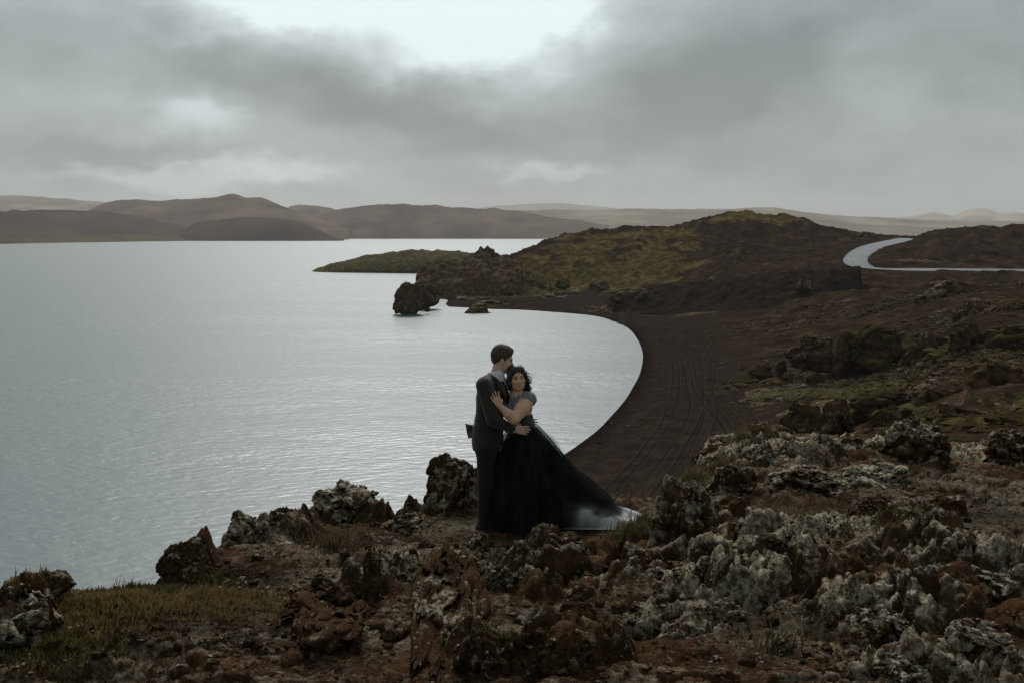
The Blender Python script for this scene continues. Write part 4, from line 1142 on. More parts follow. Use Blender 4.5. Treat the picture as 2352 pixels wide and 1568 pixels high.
class Head:
    def __init__(self, o, fwd, up, s=1.0):
        f = np.array(fwd, float); f /= np.linalg.norm(f)
        u = np.array(up, float); u -= f * (u @ f); u /= np.linalg.norm(u)
        l = np.cross(u, f)
        self.R = np.stack([f, l, u], 1); self.o = np.array(o, float); self.s = s
    def p(self, x, y, z): return self.o + self.R @ (np.array([x, y, z]) * self.s)
    def r(self, *v): return tuple(x * self.s for x in v)
    def e(self, S, c, r, k=0.02, mode='u'): S.ell(self.p(*c), self.r(*r), self.R, k * self.s, mode)
    def build(self, S, wide=1.0, nose=1.0, jaw=1.0):
        self.e(S, (-.012, 0, .045), (.095, .075, .09), 0.01)
        self.e(S, (.022, 0, -.032), (.070, .060 * wide, .082), 0.03)
        self.e(S, (.058, 0, -.094), (.024, .028 * jaw, .020), 0.03)
        for q in (-1, 1):
            self.e(S, (.022, q * .042 * wide, -.062), (.035, .016, .030), 0.03)
            self.e(S, (.058, q * .036 * wide, -.026), (.026, .024, .024), 0.02)
        self.e(S, (.072, 0, .024), (.018, .046, .014), 0.02)
        for q in (-1, 1):
            self.e(S, (.096, q * .031, .004), (.016, .019, .012), 0.012, 's')
        S.cone(self.p(.084, 0, .012), self.p(.103 + .006 * (nose - 1), 0, -.032), .008 * self.s, .0125 * nose * self.s, 0.010)
        for q in (-1, 1):
            self.e(S, (.092, q * .0125 * nose, -.036), (.012, .009, .0085), 0.006)
        self.e(S, (.080, 0, -.064), (.014, .026, .017), 0.012)
        for q in (-1, 1):
            self.e(S, (-.004, q * .077, -.010), (.019, .008, .032), 0.008)
            self.e(S, (.002, q * .084, -.008), (.009, .005, .019), 0.005, 's')
    def face_parts(self, parent, lip, brow=True, gaze=0.0, sides=(-1, 1), bw=.0028):
        for q in sides:
            e = Solid(); e.ell(self.p(.0765, q * .031, .002), self.r(.0115, .0145, .0068), self.R)
            c = self.p(.0765, q * .031, .002)
            o = solid_part('eye', e, c - .024, c + .024, .0025, M_EYE, parent)
            i = Solid(); ic = self.p(.0845, q * .031 + gaze, .002); i.ell(ic, self.r(.0055, .0062, .0058), self.R)
            solid_part('iris', i, ic - .015, ic + .015, .002, M_IRIS, o)
            lid = Solid(); lid.chain([self.p(.080, q * .014, .006), self.p(.0885, q * .027, .0125), self.p(.084, q * .040, .0105), self.p(.074, q * .050, .004)], [.0012, .0020, .0019, .0010], .003)
            solid_part('eyelash', lid, self.p(.08, q * .031, .006) - .035, self.p(.08, q * .031, .006) + .035, .002, M_BROW, parent)
            if brow:
                b = Solid(); b.chain([self.p(.0885, q * .013, .0235), self.p(.0885, q * .032, .0295), self.p(.076, q * .052, .0245)], [bw, bw, .0022], .004)
                solid_part('eyebrow', b, self.p(.085, q * .032, .026) - .04, self.p(.085, q * .032, .026) + .04, .0022, M_BROW, parent)
        l = Solid()
        l.chain([self.p(.080, -.023, -.066), self.p(.0915, -.008, -.0605), self.p(.0925, 0, -.0625), self.p(.0915, .008, -.0605), self.p(.080, .023, -.066)], [.0015, .0036, .0034, .0036, .0015], .003)
        l.chain([self.p(.080, -.020, -.0685), self.p(.0905, 0, -.0735), self.p(.080, .020, -.0685)], [.0015, .0050, .0015], .003)
        c = self.p(.088, 0, -.067)
        solid_part('lips', l, c - .04, c + .04, .002, lip, parent)

def hand(S, W, d, l, n, spread=0.12, curl=0.25, ln=1.0, thumb=1, fan=0.0, r=.0088):
    """palm from the wrist W along d; l towards the thumb side; n out of the back of the hand"""
    d, l, n = [np.array(v, float) / np.linalg.norm(v) for v in (d, l, n)]
    k = []
    for i, o in enumerate((.031, .0105, -.010, -.030)):
        kn = W + d * (.088 - .006 * abs(i - 1)) * ln + l * o
        k.append(kn)
        S.cone(W + l * o * 0.45 + d * .008, kn, .017, .0125, .014)
    tips = []
    for i, (kn, L) in enumerate(zip(k, (.074, .082, .077, .060))):
        a = spread * (1.4 - i) + fan
        fd = d * math.cos(a) + l * math.sin(a)
        p1 = kn + fd * L * .45 * ln - n * curl * .010
        p2 = p1 + (fd - n * curl * .55) * L * .32 * ln
        p3 = p2 + (fd - n * curl * 1.0) * L * .23 * ln
        S.chain([kn, p1, p2, p3], [r * 1.08, r, r * .9, r * .78], .0035)
        tips.append((p2, p3))
    b = W + d * .022 + l * .022
    t1 = b + (d * .6 + l * .75) * .042 * thumb
    t2 = t1 + (d * .9 + l * .30) * .034 * thumb
    S.chain([b, t1, t2], [.0135, .0110, .0085], .006)
    return tips, k

# ---- man
man = empty('person', tuple(FEET), 'man in a charcoal suit kissing the woman\'s head, on the ledge', 'person')
man.scale = (FS, FS, FS)
fm = np.array([.955, -.295, 0.0]); sdm = np.array([.295, .955, 0.0]); RM = np.stack([fm, sdm, [0, 0, 1]], 1)
shR, shL = P2(272, 378, -.185), P2(385, 360, .185)
elR, elL = P2(338, 628, -.265), np.array([.215, .285, 1.11])
wrR, wrL = P2(484, 701, -.225), np.array([.345, .175, 1.045])
neckb = np.array([.045, .02, 1.562])
hm = Head((.112, .035, 1.690), (.975, .02, -.22), (.22, 0, .975), 1.03)
B = Solid()
hm.build(B, 1.0, 1.15, 1.1)
B.cone(hm.p(-.015, 0, -.045), neckb - [0, 0, .06], .060, .066, .02)
B.ell((-.005, 0, 1.30), (.10, .16, .20), RM, .04).ell((-.03, 0, 1.0), (.10, .14, .22), RM, .05)
B.cone(shR, shL, .045, .045, .03)
B.chain([shR, elR, wrR], [.05, .04, .030], .02).chain([shL, elL, wrL], [.05, .04, .030], .02)
for y, kx, ax in ((-.085, -.045, -.07), (.085, .0, .02)):
    B.chain([(-.035, y, .88), (kx, y, .48), (ax, y, .08), (ax + .08, y - .02, .045)], [.075, .05, .038, .03], .03)
hand(B, wrR + [.005, 0, 0], (.965, .16, -.14), (.10, .05, .99), (.15, -.985, .05), .07, .18, .98, .75, 0.02, .0095)
hand(B, wrL, (.75, -.62, .06), (.05, .1, .99), (.6, .8, 0), .08, .3, .95, .8)
solid_part('body', B, (-.25, -.40, -.005), (.62, .42, 1.86),   .0048, M_SKIN_M, man)
hm.face_parts(man, M_LIP_M, True, 0.0, (-1,), .005)

HS = Solid()
hm.e(HS, (-.020, 0, .050), (.100, .083, .094))
hm.e(HS, (.040, 0, .098), (.042, .052, .030), .03)
hm.e(HS, (-.06, 0, .0), (.045, .062, .055), .02)
for q in (-1, 1):
    hm.e(HS, (.022, q * .064, .010), (.015, .018, .035), .01)
HS.plane(hm.p(.0, 0, -.016), hm.R @ np.array([.85, 0, -1.0]), .012)
for q in (-1, 1): hm.e(HS, (-.002, q * .080, -.012), (.024, .02, .036), .01, 's')
HS.disp(lambda P: .005 * fbm(P * 75.0, 2, .5, 7) + .006 * fbm(P * 25.0, 2, .5, 8))
c = hm.p(0, 0, .03)
ho = solid_part('hair', HS, c - .17, c + .17, .0035, M_HAIR_M, man)
def tufts(obj, n, ln, dirv, mat, seed, wid=.0016):
    me = obj.data
    V = np.empty(len(me.vertices) * 3, np.float32); me.vertices.foreach_get('co', V); V = V.reshape(-1, 3)
    N = np.empty(len(me.vertices) * 3, np.float32); me.vertices.foreach_get('normal', N); N = N.reshape(-1, 3)
    r_ = np.random.RandomState(seed); k = r_.randint(0, len(V), n)
    v, nn_ = V[k], N[k]
    d = nn_ * .7 + np.array(dirv) * .8 + .35 * r_.normal(size=(n, 3)); d /= np.linalg.norm(d, axis=1)[:, None]
    L = ln * np.exp(r_.normal(0, .3, n))[:, None]
    sd = np.cross(d, r_.normal(size=(n, 3))); sd /= np.linalg.norm(sd, axis=1)[:, None]
    A = np.stack([v - sd * wid - nn_ * .002, v + sd * wid - nn_ * .002, v + d * L * .6 + nn_ * L * .1, v + d * L], 1).reshape(-1, 3)
    o = (np.arange(n) * 4)[:, None]
    F = np.concatenate([o + np.array([[0, 1, 2]]), o + np.array([[0, 2, 3]])])
    q = link('strands', mesh_from('strands', A, F, [mat]), obj); q['kind'] = 'stuff'
    return q
tufts(ho, 2400, .009, (-.3, 0, .4), M_HAIR_M, 3)

def folds(P, amp=.006):
    return amp * fbm(P * np.array([9, 9, 16.0]), 3, .5, 3) + amp * .6 * np.sin(P[:, 2] * 60 + P[:, 0] * 40 + 4 * pnoise(P * 6.0, 5)) * np.exp(-((P[:, 2] - 1.07) / .09) ** 2)
J = Solid()
J.ell((-.008, 0, 1.32), (.130, .200, .20), RM, .03).ell((-.018, 0, 1.10), (.132, .178, .22), RM, .06).ell((-.036, 0, .90), (.150, .190, .24), RM, .08)
J.cone(shR + [0, .03, .0], shL - [0, .03, 0], .072, .072, .05)
J.cone(neckb - [0.02, 0, .05], shR + [0, .03, .02], .062, .058, .04).cone(neckb - [0.02, 0, .05], shL + [0, -.03, .02], .062, .058, .04)
J.chain([shR, elR], [.079, .063], .022).cone(elR, wrR - [.012, 0, 0], .063, .043, .02)
J.chain([shL, elL], [.074, .060], .025).cone(elL, wrL, .060, .043, .02)
J.plane((-.03, 0, .832), (.18, 0, -1.0), .008)
J.cone(neckb - [0, 0, .03], hm.p(0, 0, -.02), .066, .085, .012, 's')
vtop = neckb + fm * .055 + [0, 0, -.02]
J.cone(vtop + [0.03, -.01, .03], (.165, -.055, 1.335), .055, .006, .01, 's')
J.disp(folds)
jk = solid_part('jacket', J, (-.30, -.42, .74), (.56, .42, 1.68), .0058, M_SUIT, man)
# lapel and collar of the jacket
def strip(name, pts, wid, nrm, mat, parent, th=.008):
    pts = np.array(pts, float); n = len(pts)
    t = np.gradient(pts, axis=0); t /= np.linalg.norm(t, axis=1)[:, None]
    nrm = np.array(nrm, float); nrm = np.repeat(nrm[None], n, 0) if nrm.ndim == 1 else nrm
    sd = np.cross(t, nrm); sd /= np.linalg.norm(sd, axis=1)[:, None]
    up = np.cross(sd, t)
    w = np.array(wid, float)[:, None]
    ring = np.stack([pts - sd * w + up * 0, pts - sd * w * .5 + up * th, pts + sd * w * .5 + up * th, pts + sd * w, pts + sd * w * .5 - up * th, pts - sd * w * .5 - up * th], 1)
    V = ring.reshape(-1, 3)
    F = grid_faces(n, 6, True)
    o = link(name, mesh_from(name, V, F, [mat]), parent)
    return o
nL = np.array([.62, -.76, .12])
strip('lapel', [(.035, -.085, 1.545), (.075, -.112, 1.490), (.108, -.122, 1.43), (.135, -.105, 1.37), (.150, -.075, 1.31)], [.016, .028, .036, .026, .006], nL, M_SUIT, jk, .007)
strip('lapel', [(.075, .055, 1.535), (.125, .045, 1.475), (.150, .030, 1.42), (.158, 0.0, 1.36), (.155, -.045, 1.31)], [.014, .024, .030, .022, .006], np.array([.9, -.3, .1]), M_SUIT, jk, .007)
def flap(name, corners, mat, parent, nrm, bulge=.03, th=.006, nn=14, wave=.015):
    a, b_, c_, d_ = [np.array(v, float) for v in corners]
    V = []
    for side in (0, 1):
        for i in range(nn):
            for j in range(nn):
                u, v = i / (nn - 1), j / (nn - 1)
                p = (a * (1 - u) + b_ * u) * (1 - v) + (d_ * (1 - u) + c_ * u) * v
                V.append(p + np.array(nrm) * (bulge * math.sin(u * math.pi) + wave * math.sin(v * 7 + u * 3) + (th if side else 0)))
    F = grid_faces(nn, nn)
    G = F[:, ::-1] + nn * nn
    idx = list(range(nn)) + [i * nn + nn - 1 for i in range(1, nn)] + [(nn - 1) * nn + j for j in range(nn - 2, -1, -1)] + [i * nn for i in range(nn - 2, 0, -1)]
    R_ = [(idx[k], idx[(k + 1) % len(idx)], idx[(k + 1) % len(idx)] + nn * nn, idx[k] + nn * nn) for k in range(len(idx))]
    return link(name, mesh_from(name, V, np.vstack([F, G, R_]), [mat]), parent)
M_SUIT_LIT = plain('charcoal_wool_lit', (0.060, 0.053, 0.048), 0.95, 0.12, 0.3, 40, sheen=0.25)  # suit wool in a paler tone: light on the coat tail painted into the colour
flap('coat_tail', (P2(128, 658, .05), P2(232, 672, .02), P2(206, 752, .02), P2(150, 768, .06)), M_SUIT_LIT, jk, (.15, -1, .1), .035, .006, 18, .02)
# shirt: collar, front, cuffs
sh = Solid()
sh.cone(neckb - [0, 0, .05], hm.p(-.012, 0, -.075) , .068, .064, .01)
sh.plane(hm.p(.0, 0, -.080), (-.42, 0, 1.0), .004)
sh.cone(neckb + fm * .045 + [0, -.008, -.02], (.140, -.052, 1.345), .046, .012, .02)
shirt = solid_part('shirt', sh, (-.1, -.2, 1.25), (.26, .2, 1.68), .005, M_SHIRT, man)
strip('collar', [(.005, -.068, 1.578), (.040, -.083, 1.562), (.075, -.080, 1.528), (.098, -.062, 1.492)], [.014, .018, .020, .006], np.array([.45, -.85, .25]), M_SHIRT, shirt, .006)
for a, b_ in ((elR, wrR), (elL, wrL)):
    u = (b_ - a) / np.linalg.norm(b_ - a)
    cu = Solid(); cu.cone(b_ - u * .03, b_ + u * .012, .036, .036, .002); cu.plane(b_ + u * .018, u, .003)
    solid_part('cuff', cu, b_ - .08, b_ + .08, .004, M_SHIRT, shirt)
tie = strip('tie', [(.112, -.060, 1.492), (.128, -.068, 1.465), (.150, -.076, 1.41), (.163, -.074, 1.35), (.166, -.068, 1.28)], [.014, .012, .020, .026, .024], np.array([.72, -.68, .1]), M_BLACK, man, .009)
T = Solid()
T.ell((-.038, 0, .86), (.128, .168, .15), RM, .03)
for y, hx, kx, ax in ((-.085, -.045, -.050, -.066), (.085, -.02, .005, .02)):
    T.chain([(hx, y, .84), (kx, y - .01, .47), (ax, y, .075)], [.100, .079, .072], .04)
T.plane((0, 0, .045), (0, 0, -1), .006)
T.disp(lambda P: .006 * fbm(P * np.array([8, 8, 5.0]), 3, .5, 13) + .006 * np.sin(P[:, 2] * 55 + 5 * pnoise(P * 5.0, 15)) * np.exp(-((P[:, 2] - .10) / .08) ** 2))
solid_part('trousers', T, (-.26, -.3, .0), (.22, .3, 1.0), .006, M_TROUSER, man)
for y, ax, yaw in ((-.09, -.085, -.16), (.09, .0, .1)):
    s_ = Solid()
    d = np.array([math.cos(yaw), math.sin(yaw), 0]); q = np.array([ax, y, 0])
    s_.chain([q - d * .025 + [0, 0, .045], q + d * .09 + [0, 0, .045], q + d * .20 + [0, 0, .026]], [.045, .047, .036], .03)
    s_.cone(q + [0, 0, .05], q + d * .02 + [0, 0, .10], .048, .045, .03)
    s_.plane((0, 0, .004), (0, 0, -1), .004)
    so = solid_part('shoe', s_, (q - .12), (q + [.33, .16, .2]), .005, M_SHOE, man)

# ---- woman
woman = empty('person', tuple(FEET + np.array([.34, 0, 0]) * FS), 'woman with dark hair in a black tulle gown, embraced on the ledge', 'person')
WO = np.array([.34, 0, 0])
woman.scale = (FS, FS, FS)
hw = Head((.2535, -.035, 1.522), (.22, -.97, .03), (-.10, 0, 1.0), .99)
fw = np.array([-.5, -.866, 0]); lw = np.array([.866, -.5, 0]); RW = np.stack([fw, lw, [0, 0, 1]], 1)
wc = np.array([.262, .0, 0])
wsL, wsR = np.array([.368, -.082, 1.318]), np.array([.105, .08, 1.33])
weL = P2(494, 628, -.275); wwL = P2(402, 540, -.285)
wnb = np.array([.252, -.012, 1.385])
def torso_w(S, e=0.0):
    S.ell(wc + [0, 0, 1.235], (.108 + e, .150 + e, .155 + e), RW, .04)
    S.cone(wsL - lw * .01, wsR + lw * .02, .052 + e, .050 + e, .05)
    for q in (-1, 1):
        S.ell(wc + fw * .075 + lw * q * .072 + [0, 0, 1.205], (.062 + e, .066 + e, .066 + e), RW, .04)
    S.ell((.305, 0, 1.05), (.104 + e, .122 + e, .13 + e), RW, .06)
B = Solid()
hw.build(B, 1.10, 1.05, 1.25)
B.cone(hw.p(-.015, 0, -.05), wnb - [0, 0, .03], .054, .058, .025)
torso_w(B)
B.ell((.31, 0, .90), (.10, .115, .15), RW, .05)
for q in (-1, 1):
    B.chain([np.array([.31, q * .08, .86]), np.array([.32, q * .08, .46]), np.array([.33, q * .08, .06])], [.062, .05, .035], .03)
B.chain([wsL, wsL * .5 + weL * .5, weL], [.066, .070, .050], .03)
B.chain([weL, weL * .55 + wwL * .45, wwL], [.050, .048, .029], .02)
B.chain([wsR, (.06, .24, 1.22), (.0, .235, 1.16)], [.060, .045, .028], .03)
tips, kn = hand(B, wwL + (wwL - weL) / np.linalg.norm(wwL - weL) * .02, (-.47, .0, .88), (.88, 0, .47), (-.05, -1, .05), .17, .12, .92, .55, .15, .0082)
hand(B, np.array([.0, .235, 1.16]), (-.75, -.62, .15), (.1, .1, 1), (-.6, .7, 0), .08, .3, .7, .6)
solid_part('body', B, (-.28, -.42, .0), (.52, .42, 1.70), .0046, M_SKIN_W, woman).location = -WO
for o in list(woman.children): pass
def wpart(name, S, lo, hi, h, mat, parent=None):
    o = solid_part(name, S, lo, hi, h, mat, parent or woman)
    if parent is None: o.location = -WO
    return o
n0 = len(woman.children)
hw.face_parts(woman, M_LIP, True, .002)
for o in woman.children:
    if o.name.split('.')[0] in ('eye', 'eyebrow', 'eyelash', 'lips'): o.location = -WO
for k_, (p2, p3) in enumerate(tips):
    s_ = Solid(); s_.ell(p3 + [0, -.005, .001], (.005, .005, .007)); wpart('fingernail', s_, p3 - .015, p3 + .015, .002, M_LIP)
s_ = Solid(); rp_ = kn[2] * .75 + tips[2][0] * .25
s_.ell(rp_ + [0, -.006, 0], (.0095, .006, .004)); wpart('ring', s_, rp_ - .02, rp_ + .02, .002, M_RING)
# hair
H = Solid()
hw.e(H, (-.022, 0, .040), (.104, .086, .100))
hw.e(H, (.028, 0, .072), (.052, .074, .052), .02)
H.chain([hw.p(.03, -.074, .03), hw.p(.026, -.086, -.05), hw.p(.020, -.080, -.108)], [.024, .024, .012], .025)
H.chain([hw.p(.03, .074, .03), hw.p(.008, .090, -.05), hw.p(-.02, .102, -.12), hw.p(-.035, .112, -.19)], [.024, .026, .026, .008], .025)
H.chain([hw.p(-.05, .0, -.02), hw.p(-.06, .03, -.12), hw.p(-.06, .07, -.19)], [.085, .07, .025], .03)
hw.e(H, (.100, 0, -.052), (.092, .070, .118), .012, 's')
H.cone(hw.p(.10, .004, .075), hw.p(.06, .004, .150), .004, .004, .012, 's')
H.disp(lambda P: .0013 * np.sin(P[:, 0] * 260 + 5 * pnoise(P * 8.0, 3) + P[:, 1] * 190) + .002 * fbm(P * 22.0, 2, .5, 4))
c = hw.p(0, 0, -.03)
hair = wpart('hair', H, c - [.19, .19, .22], c + [.19, .19, .2], .0042, M_HAIR_W)
rnd = random.Random(5)
def tube(pts, r0, r1, n=5):
    pts = np.array(pts, float)
    t = np.gradient(pts, axis=0); t /= np.linalg.norm(t, axis=1)[:, None]
    a = np.cross(t, np.array([.2, .9, .3])); a /= np.linalg.norm(a, axis=1)[:, None]
    b_ = np.cross(t, a)
    V = []
    for i in range(len(pts)):
        r = r0 + (r1 - r0) * i / (len(pts) - 1)
        for k in range(n):
            V.append(pts[i] + r * (a[i] * math.cos(k * 2 * math.pi / n) + b_[i] * math.sin(k * 2 * math.pi / n)))
    return np.array(V), grid_faces(len(pts), n, True)
WV, WF, base_i = [], [], 0
for k in range(34):
    a = hw.p(rnd.uniform(-.06, .03), .085 + rnd.uniform(0, .02), rnd.uniform(-.17, .06))
    L = rnd.uniform(.04, .11); dn = rnd.uniform(-.2, 1.1)
    b1 = a + np.array([L * .5, rnd.uniform(-.02, .03), -L * .35 * dn]); b2 = a + np.array([L * .8 * rnd.uniform(.5, 1.1), rnd.uniform(-.02, .04), -L * dn])
    V, F = tube([a, a * .4 + b1 * .6, b1, b1 * .45 + b2 * .55, b2], .0034, .0006)
    WV.append(V); WF.append(F + base_i); base_i += len(V)
tufts(hair, 900, .022, (.3, .1, -1.6), M_HAIR_W, 4, .0011)
link('strands', mesh_from('strands', np.vstack(WV), np.vstack(WF), [M_HAIR_W]), hair)['kind'] = 'stuff'
# bodice: sheer grey-blue top with a deep neckline, black lace below
gown = empty('gown', (0, 0, 0)); gown.parent = woman; gown.location = -WO
TB = Solid(); torso_w(TB, .006)
TB.plane((0, 0, 1.205), (0, 0, -1), .006)
TB.cone(wc + fw * .175 + [-.06, 0, 1.235], wnb + fw * .07 + [-.035, 0, .045], .006, .050, .008, 's')
TB.cone(wnb + [0, 0, -.02], hw.p(0, 0, -.03), .064, .07, .01, 's')
TB.disp(lambda P: .003 * np.sin(P[:, 0] * 130 + P[:, 2] * 60 + 3 * pnoise(P * 9.0, 5)))
CS = Solid(); CS.chain([wsL + lw * -.03 + [0, 0, .012], wsL, wsL * .72 + weL * .28], [.064, .073, .072], .02)
CS.plane(wsL + np.array([.0, -.02, -.030]), (weL - wsL) * [.4, .6, 1], .01)
CS.disp(lambda P: .003 * np.sin(P[:, 0] * 130 + P[:, 2] * 60 + 3 * pnoise(P * 9.0, 5)))
solid_part('cap_sleeve', CS, wsL - .16, wsL + .16, .0045, M_TULLE_TOP, gown)
solid_part('bodice_top', TB, (.0, -.28, 1.15), (.50, .25, 1.46), .0042, M_TULLE_TOP, gown)
LB = Solid(); torso_w(LB, .0085)
LB.plane((0, 0, 1.215), (0.12, 0, 1), .006).plane((0, 0, .97), (0, 0, -1), .01)
LB.disp(lambda P: .004 * pnoise(P * 45.0, 9))
solid_part('lace_bodice', LB, (.05, -.26, .94), (.50, .25, 1.26), .0048, M_LACE, gown)

# ---- skirt and train
def skirt_pts(u, phi, off=0.0, seed=0, fold=1.0):
    """u 0..1 from waist to hem, phi around; the train trails to the right and back"""
    tw = np.exp(-((phi - .20) / .50) ** 2)
    R = .36 + .05 * np.cos(phi + math.pi / 2) + 1.30 * np.exp(-(np.abs(phi - .18) / .40) ** 3) + .22 * np.exp(-((phi - .55) / .5) ** 2)
    R = R - .06 * np.exp(-((np.abs(phi) - math.pi) / .6) ** 2)
    R = R * (1 + .03 * np.sin(phi * 9 + seed) * fold + .025 * np.sin(phi * 23 + 2 * seed))
    ex = 1.10 + 1.35 * tw
    rw = .122
    fo = fold * (.35 * np.clip(u * 2.2, 0, 1)) * (.085 * np.sin(phi * 6 + 1.3 * seed + 1.5 * np.sin(phi * 3 + seed) + .8 * u) + .045 * np.sin(phi * 13 + 2.1 * seed + 2.5 * np.sin(phi * 2 + u * 2.4)) + .012 * np.sin(phi * 29 + seed + 3 * u))
    r = rw + (R - rw) * (u ** .92) + fo * (.5 + u) * (1 - .35 * tw)
    bn_ = np.stack([np.cos(phi) * 1.6 + seed * .1, np.sin(phi) * 1.6, u * 3.0], -1).reshape(-1, 3)
    r = r + .16 * fbm(bn_, 3, .5, 55).reshape(r.shape) * np.sin(np.clip(u * 1.15, 0, 1) * math.pi) ** .7
    x = .315 + r * np.cos(phi); y = r * np.sin(phi) * (1 - .12 * (1 - u))
    y = y + .10 * tw * u
    z = (1.03) * (1 - u) ** ex
    bul = .05 * np.sin(np.clip(u, 0, 1) * math.pi) * (1 - tw)
    x = x + bul * np.cos(phi); y = y + bul * np.sin(phi)
    nzv = np.stack([x * 6 + seed, y * 6, u * 4], -1).reshape(-1, 3)
    z = z + tw * u * (.075 * np.abs(fbm(nzv, 3, .5, 77)).reshape(x.shape)) + .012 * np.abs(np.sin(phi * 31 + 5 * u)) * tw * u
    z = np.maximum(z, 0.028) - .12 * y * u ** 1.0
    return x + off * np.cos(phi), y + off * np.sin(phi), z + off * .5
def skirt_mesh(name, mat, parent, off, seed, nu_=90, nphi=420, fold=1.0, u1=1.0, extra=None, ur=None):
    phi = np.linspace(-math.pi, math.pi, nphi, endpoint=False)
    u = np.linspace(0, 1, nu_)[:, None] * np.ones(nphi)[None]
    lim = u1 if np.isscalar(u1) else u1(phi)[None]
    u = u * lim
    x, y, z = skirt_pts(u, phi[None] * np.ones_like(u), off, seed, fold)
    V = np.stack([x, y, z], -1).reshape(-1, 3)
    tw = np.exp(-((phi - .18) / .42) ** 2)[None] * np.ones_like(u)
    at_ = {'along': u.ravel(), 'train': tw.ravel()}
    return link(name, mesh_from(name, V, grid_faces(nu_, nphi, True), [mat], attrs=at_), parent)
def under_material():
    m, nt, b = new_mat('gown_lining')
    p, n_ = POS(nt)
    al, tr = attr(nt, 'along'), attr(nt, 'train')
    al = ma(nt, 'ADD', al, ma(nt, 'MULTIPLY', ma(nt, 'SUBTRACT', noise(nt, p, 5.0, 5, .6), .5), .35))
    w = ma(nt, 'MULTIPLY', sstep(nt, al, .56, .64), sstep(nt, tr, .15, .45))
    col = mixc(nt, w, (0.135, 0.137, 0.147), (0.64, 0.66, 0.68))
    put(nt, b, Base_Color=col, Roughness=0.8, Specular_IOR_Level=0.2)
    return m
def tulle_material(name, dens0, dens1, col=(0.006, 0.006, 0.007)):
    m, nt, b = new_mat(name)
    p, n_ = POS(nt)
    al, tr = attr(nt, 'along'), attr(nt, 'train')
    al = ma(nt, 'ADD', al, ma(nt, 'MULTIPLY', ma(nt, 'SUBTRACT', noise(nt, p, 4.0, 5, .6, .6), .5), .5))
    w = ma(nt, 'MULTIPLY', sstep(nt, al, .50, .62), sstep(nt, tr, .12, .45))
    st = nd(nt, 'ShaderNodeVectorMath', {0: p, 1: (7.0, 7.0, 1.6)}, operation='MULTIPLY').outputs[0]
    n = noise(nt, st, 1.0, 4, .55, .4)
    lw_ = nd(nt, 'ShaderNodeLayerWeight', {'Blend': 0.35}).outputs['Facing']
    dens = ma(nt, 'ADD', dens0, ma(nt, 'MULTIPLY', w, dens1 - dens0))
    dens = ma(nt, 'ADD', dens, ma(nt, 'MULTIPLY', ma(nt, 'SUBTRACT', n, .5), .65))
    dens = ma(nt, 'ADD', dens, ma(nt, 'MULTIPLY', ma(nt, 'MULTIPLY', lw_, .30), ma(nt, 'SUBTRACT', 1.0, w)), clamp=True)
    put(nt, b, Base_Color=col, Roughness=.9, Specular_IOR_Level=.15, Alpha=ma(nt, 'MULTIPLY', dens, 1.0, clamp=True))
    return m
skirt_mesh('lining', under_material(), gown, -.012, 3, fold=1.0)
skirt_mesh('tulle_layer', tulle_material('black_tulle', .66, .10), gown, .010, 3, fold=1.0, u1=lambda p: 1.0 - .13 * np.exp(-((p - .10) / .4) ** 2) - .02 * np.sin(p * 40))
skirt_mesh('tulle_overlay', tulle_material('sheer_black_tulle', .42, .04), gown, .034, 3.25, fold=1.0, u1=lambda p: .98 - .24 * np.exp(-((p - .16) / .45) ** 2) - .02 * np.sin(p * 33))
# puff of tulle lifted by the wind
ts, nn = [], 26
A0, A1, A2, A3 = P2(640, 700, -.03), P2(800, 745, .05), P2(862, 860, .10), P2(840, 930, .10)
B0, B1, B2, B3 = P2(640, 740, -.02), P2(735, 800, .03), P2(785, 880, .08), P2(822, 935, .10)
def bez(a, b_, c_, d_, t): return (1 - t) ** 3 * a + 3 * (1 - t) ** 2 * t * b_ + 3 * (1 - t) * t * t * c_ + t ** 3 * d_
for i in range(nn):
    t = i / (nn - 1); p, q = bez(A0, A1, A2, A3, t), bez(B0, B1, B2, B3, t)
    for j in range(nn):
        s = j / (nn - 1)
        ts.append(p * (1 - s) + q * s + np.array([0, -.05 * math.sin(s * math.pi) + .012 * math.sin(9 * t + 5 * s), .006 * math.sin(14 * s + 4 * t)]))
link('tulle_puff', mesh_from('tulle_puff', ts, grid_faces(nn, nn), [tulle_material('sheer_grey_tulle', .36, .36, (.09, .095, .10))]), gown)

# ------------------------------------------------------------------ loose stones, gravel, grass, tracks
rs = np.random.RandomState(11)
def scatter(n, x0, x1, y0, y1):
    # even per picture area: nearer ground gets denser cover
    u = rs.uniform(x0, x1, n); y = np.exp(rs.uniform(math.log(y0), math.log(y1), n))
    return u * y, y
def in_soft(x, y, L): return soft(x, y, L)

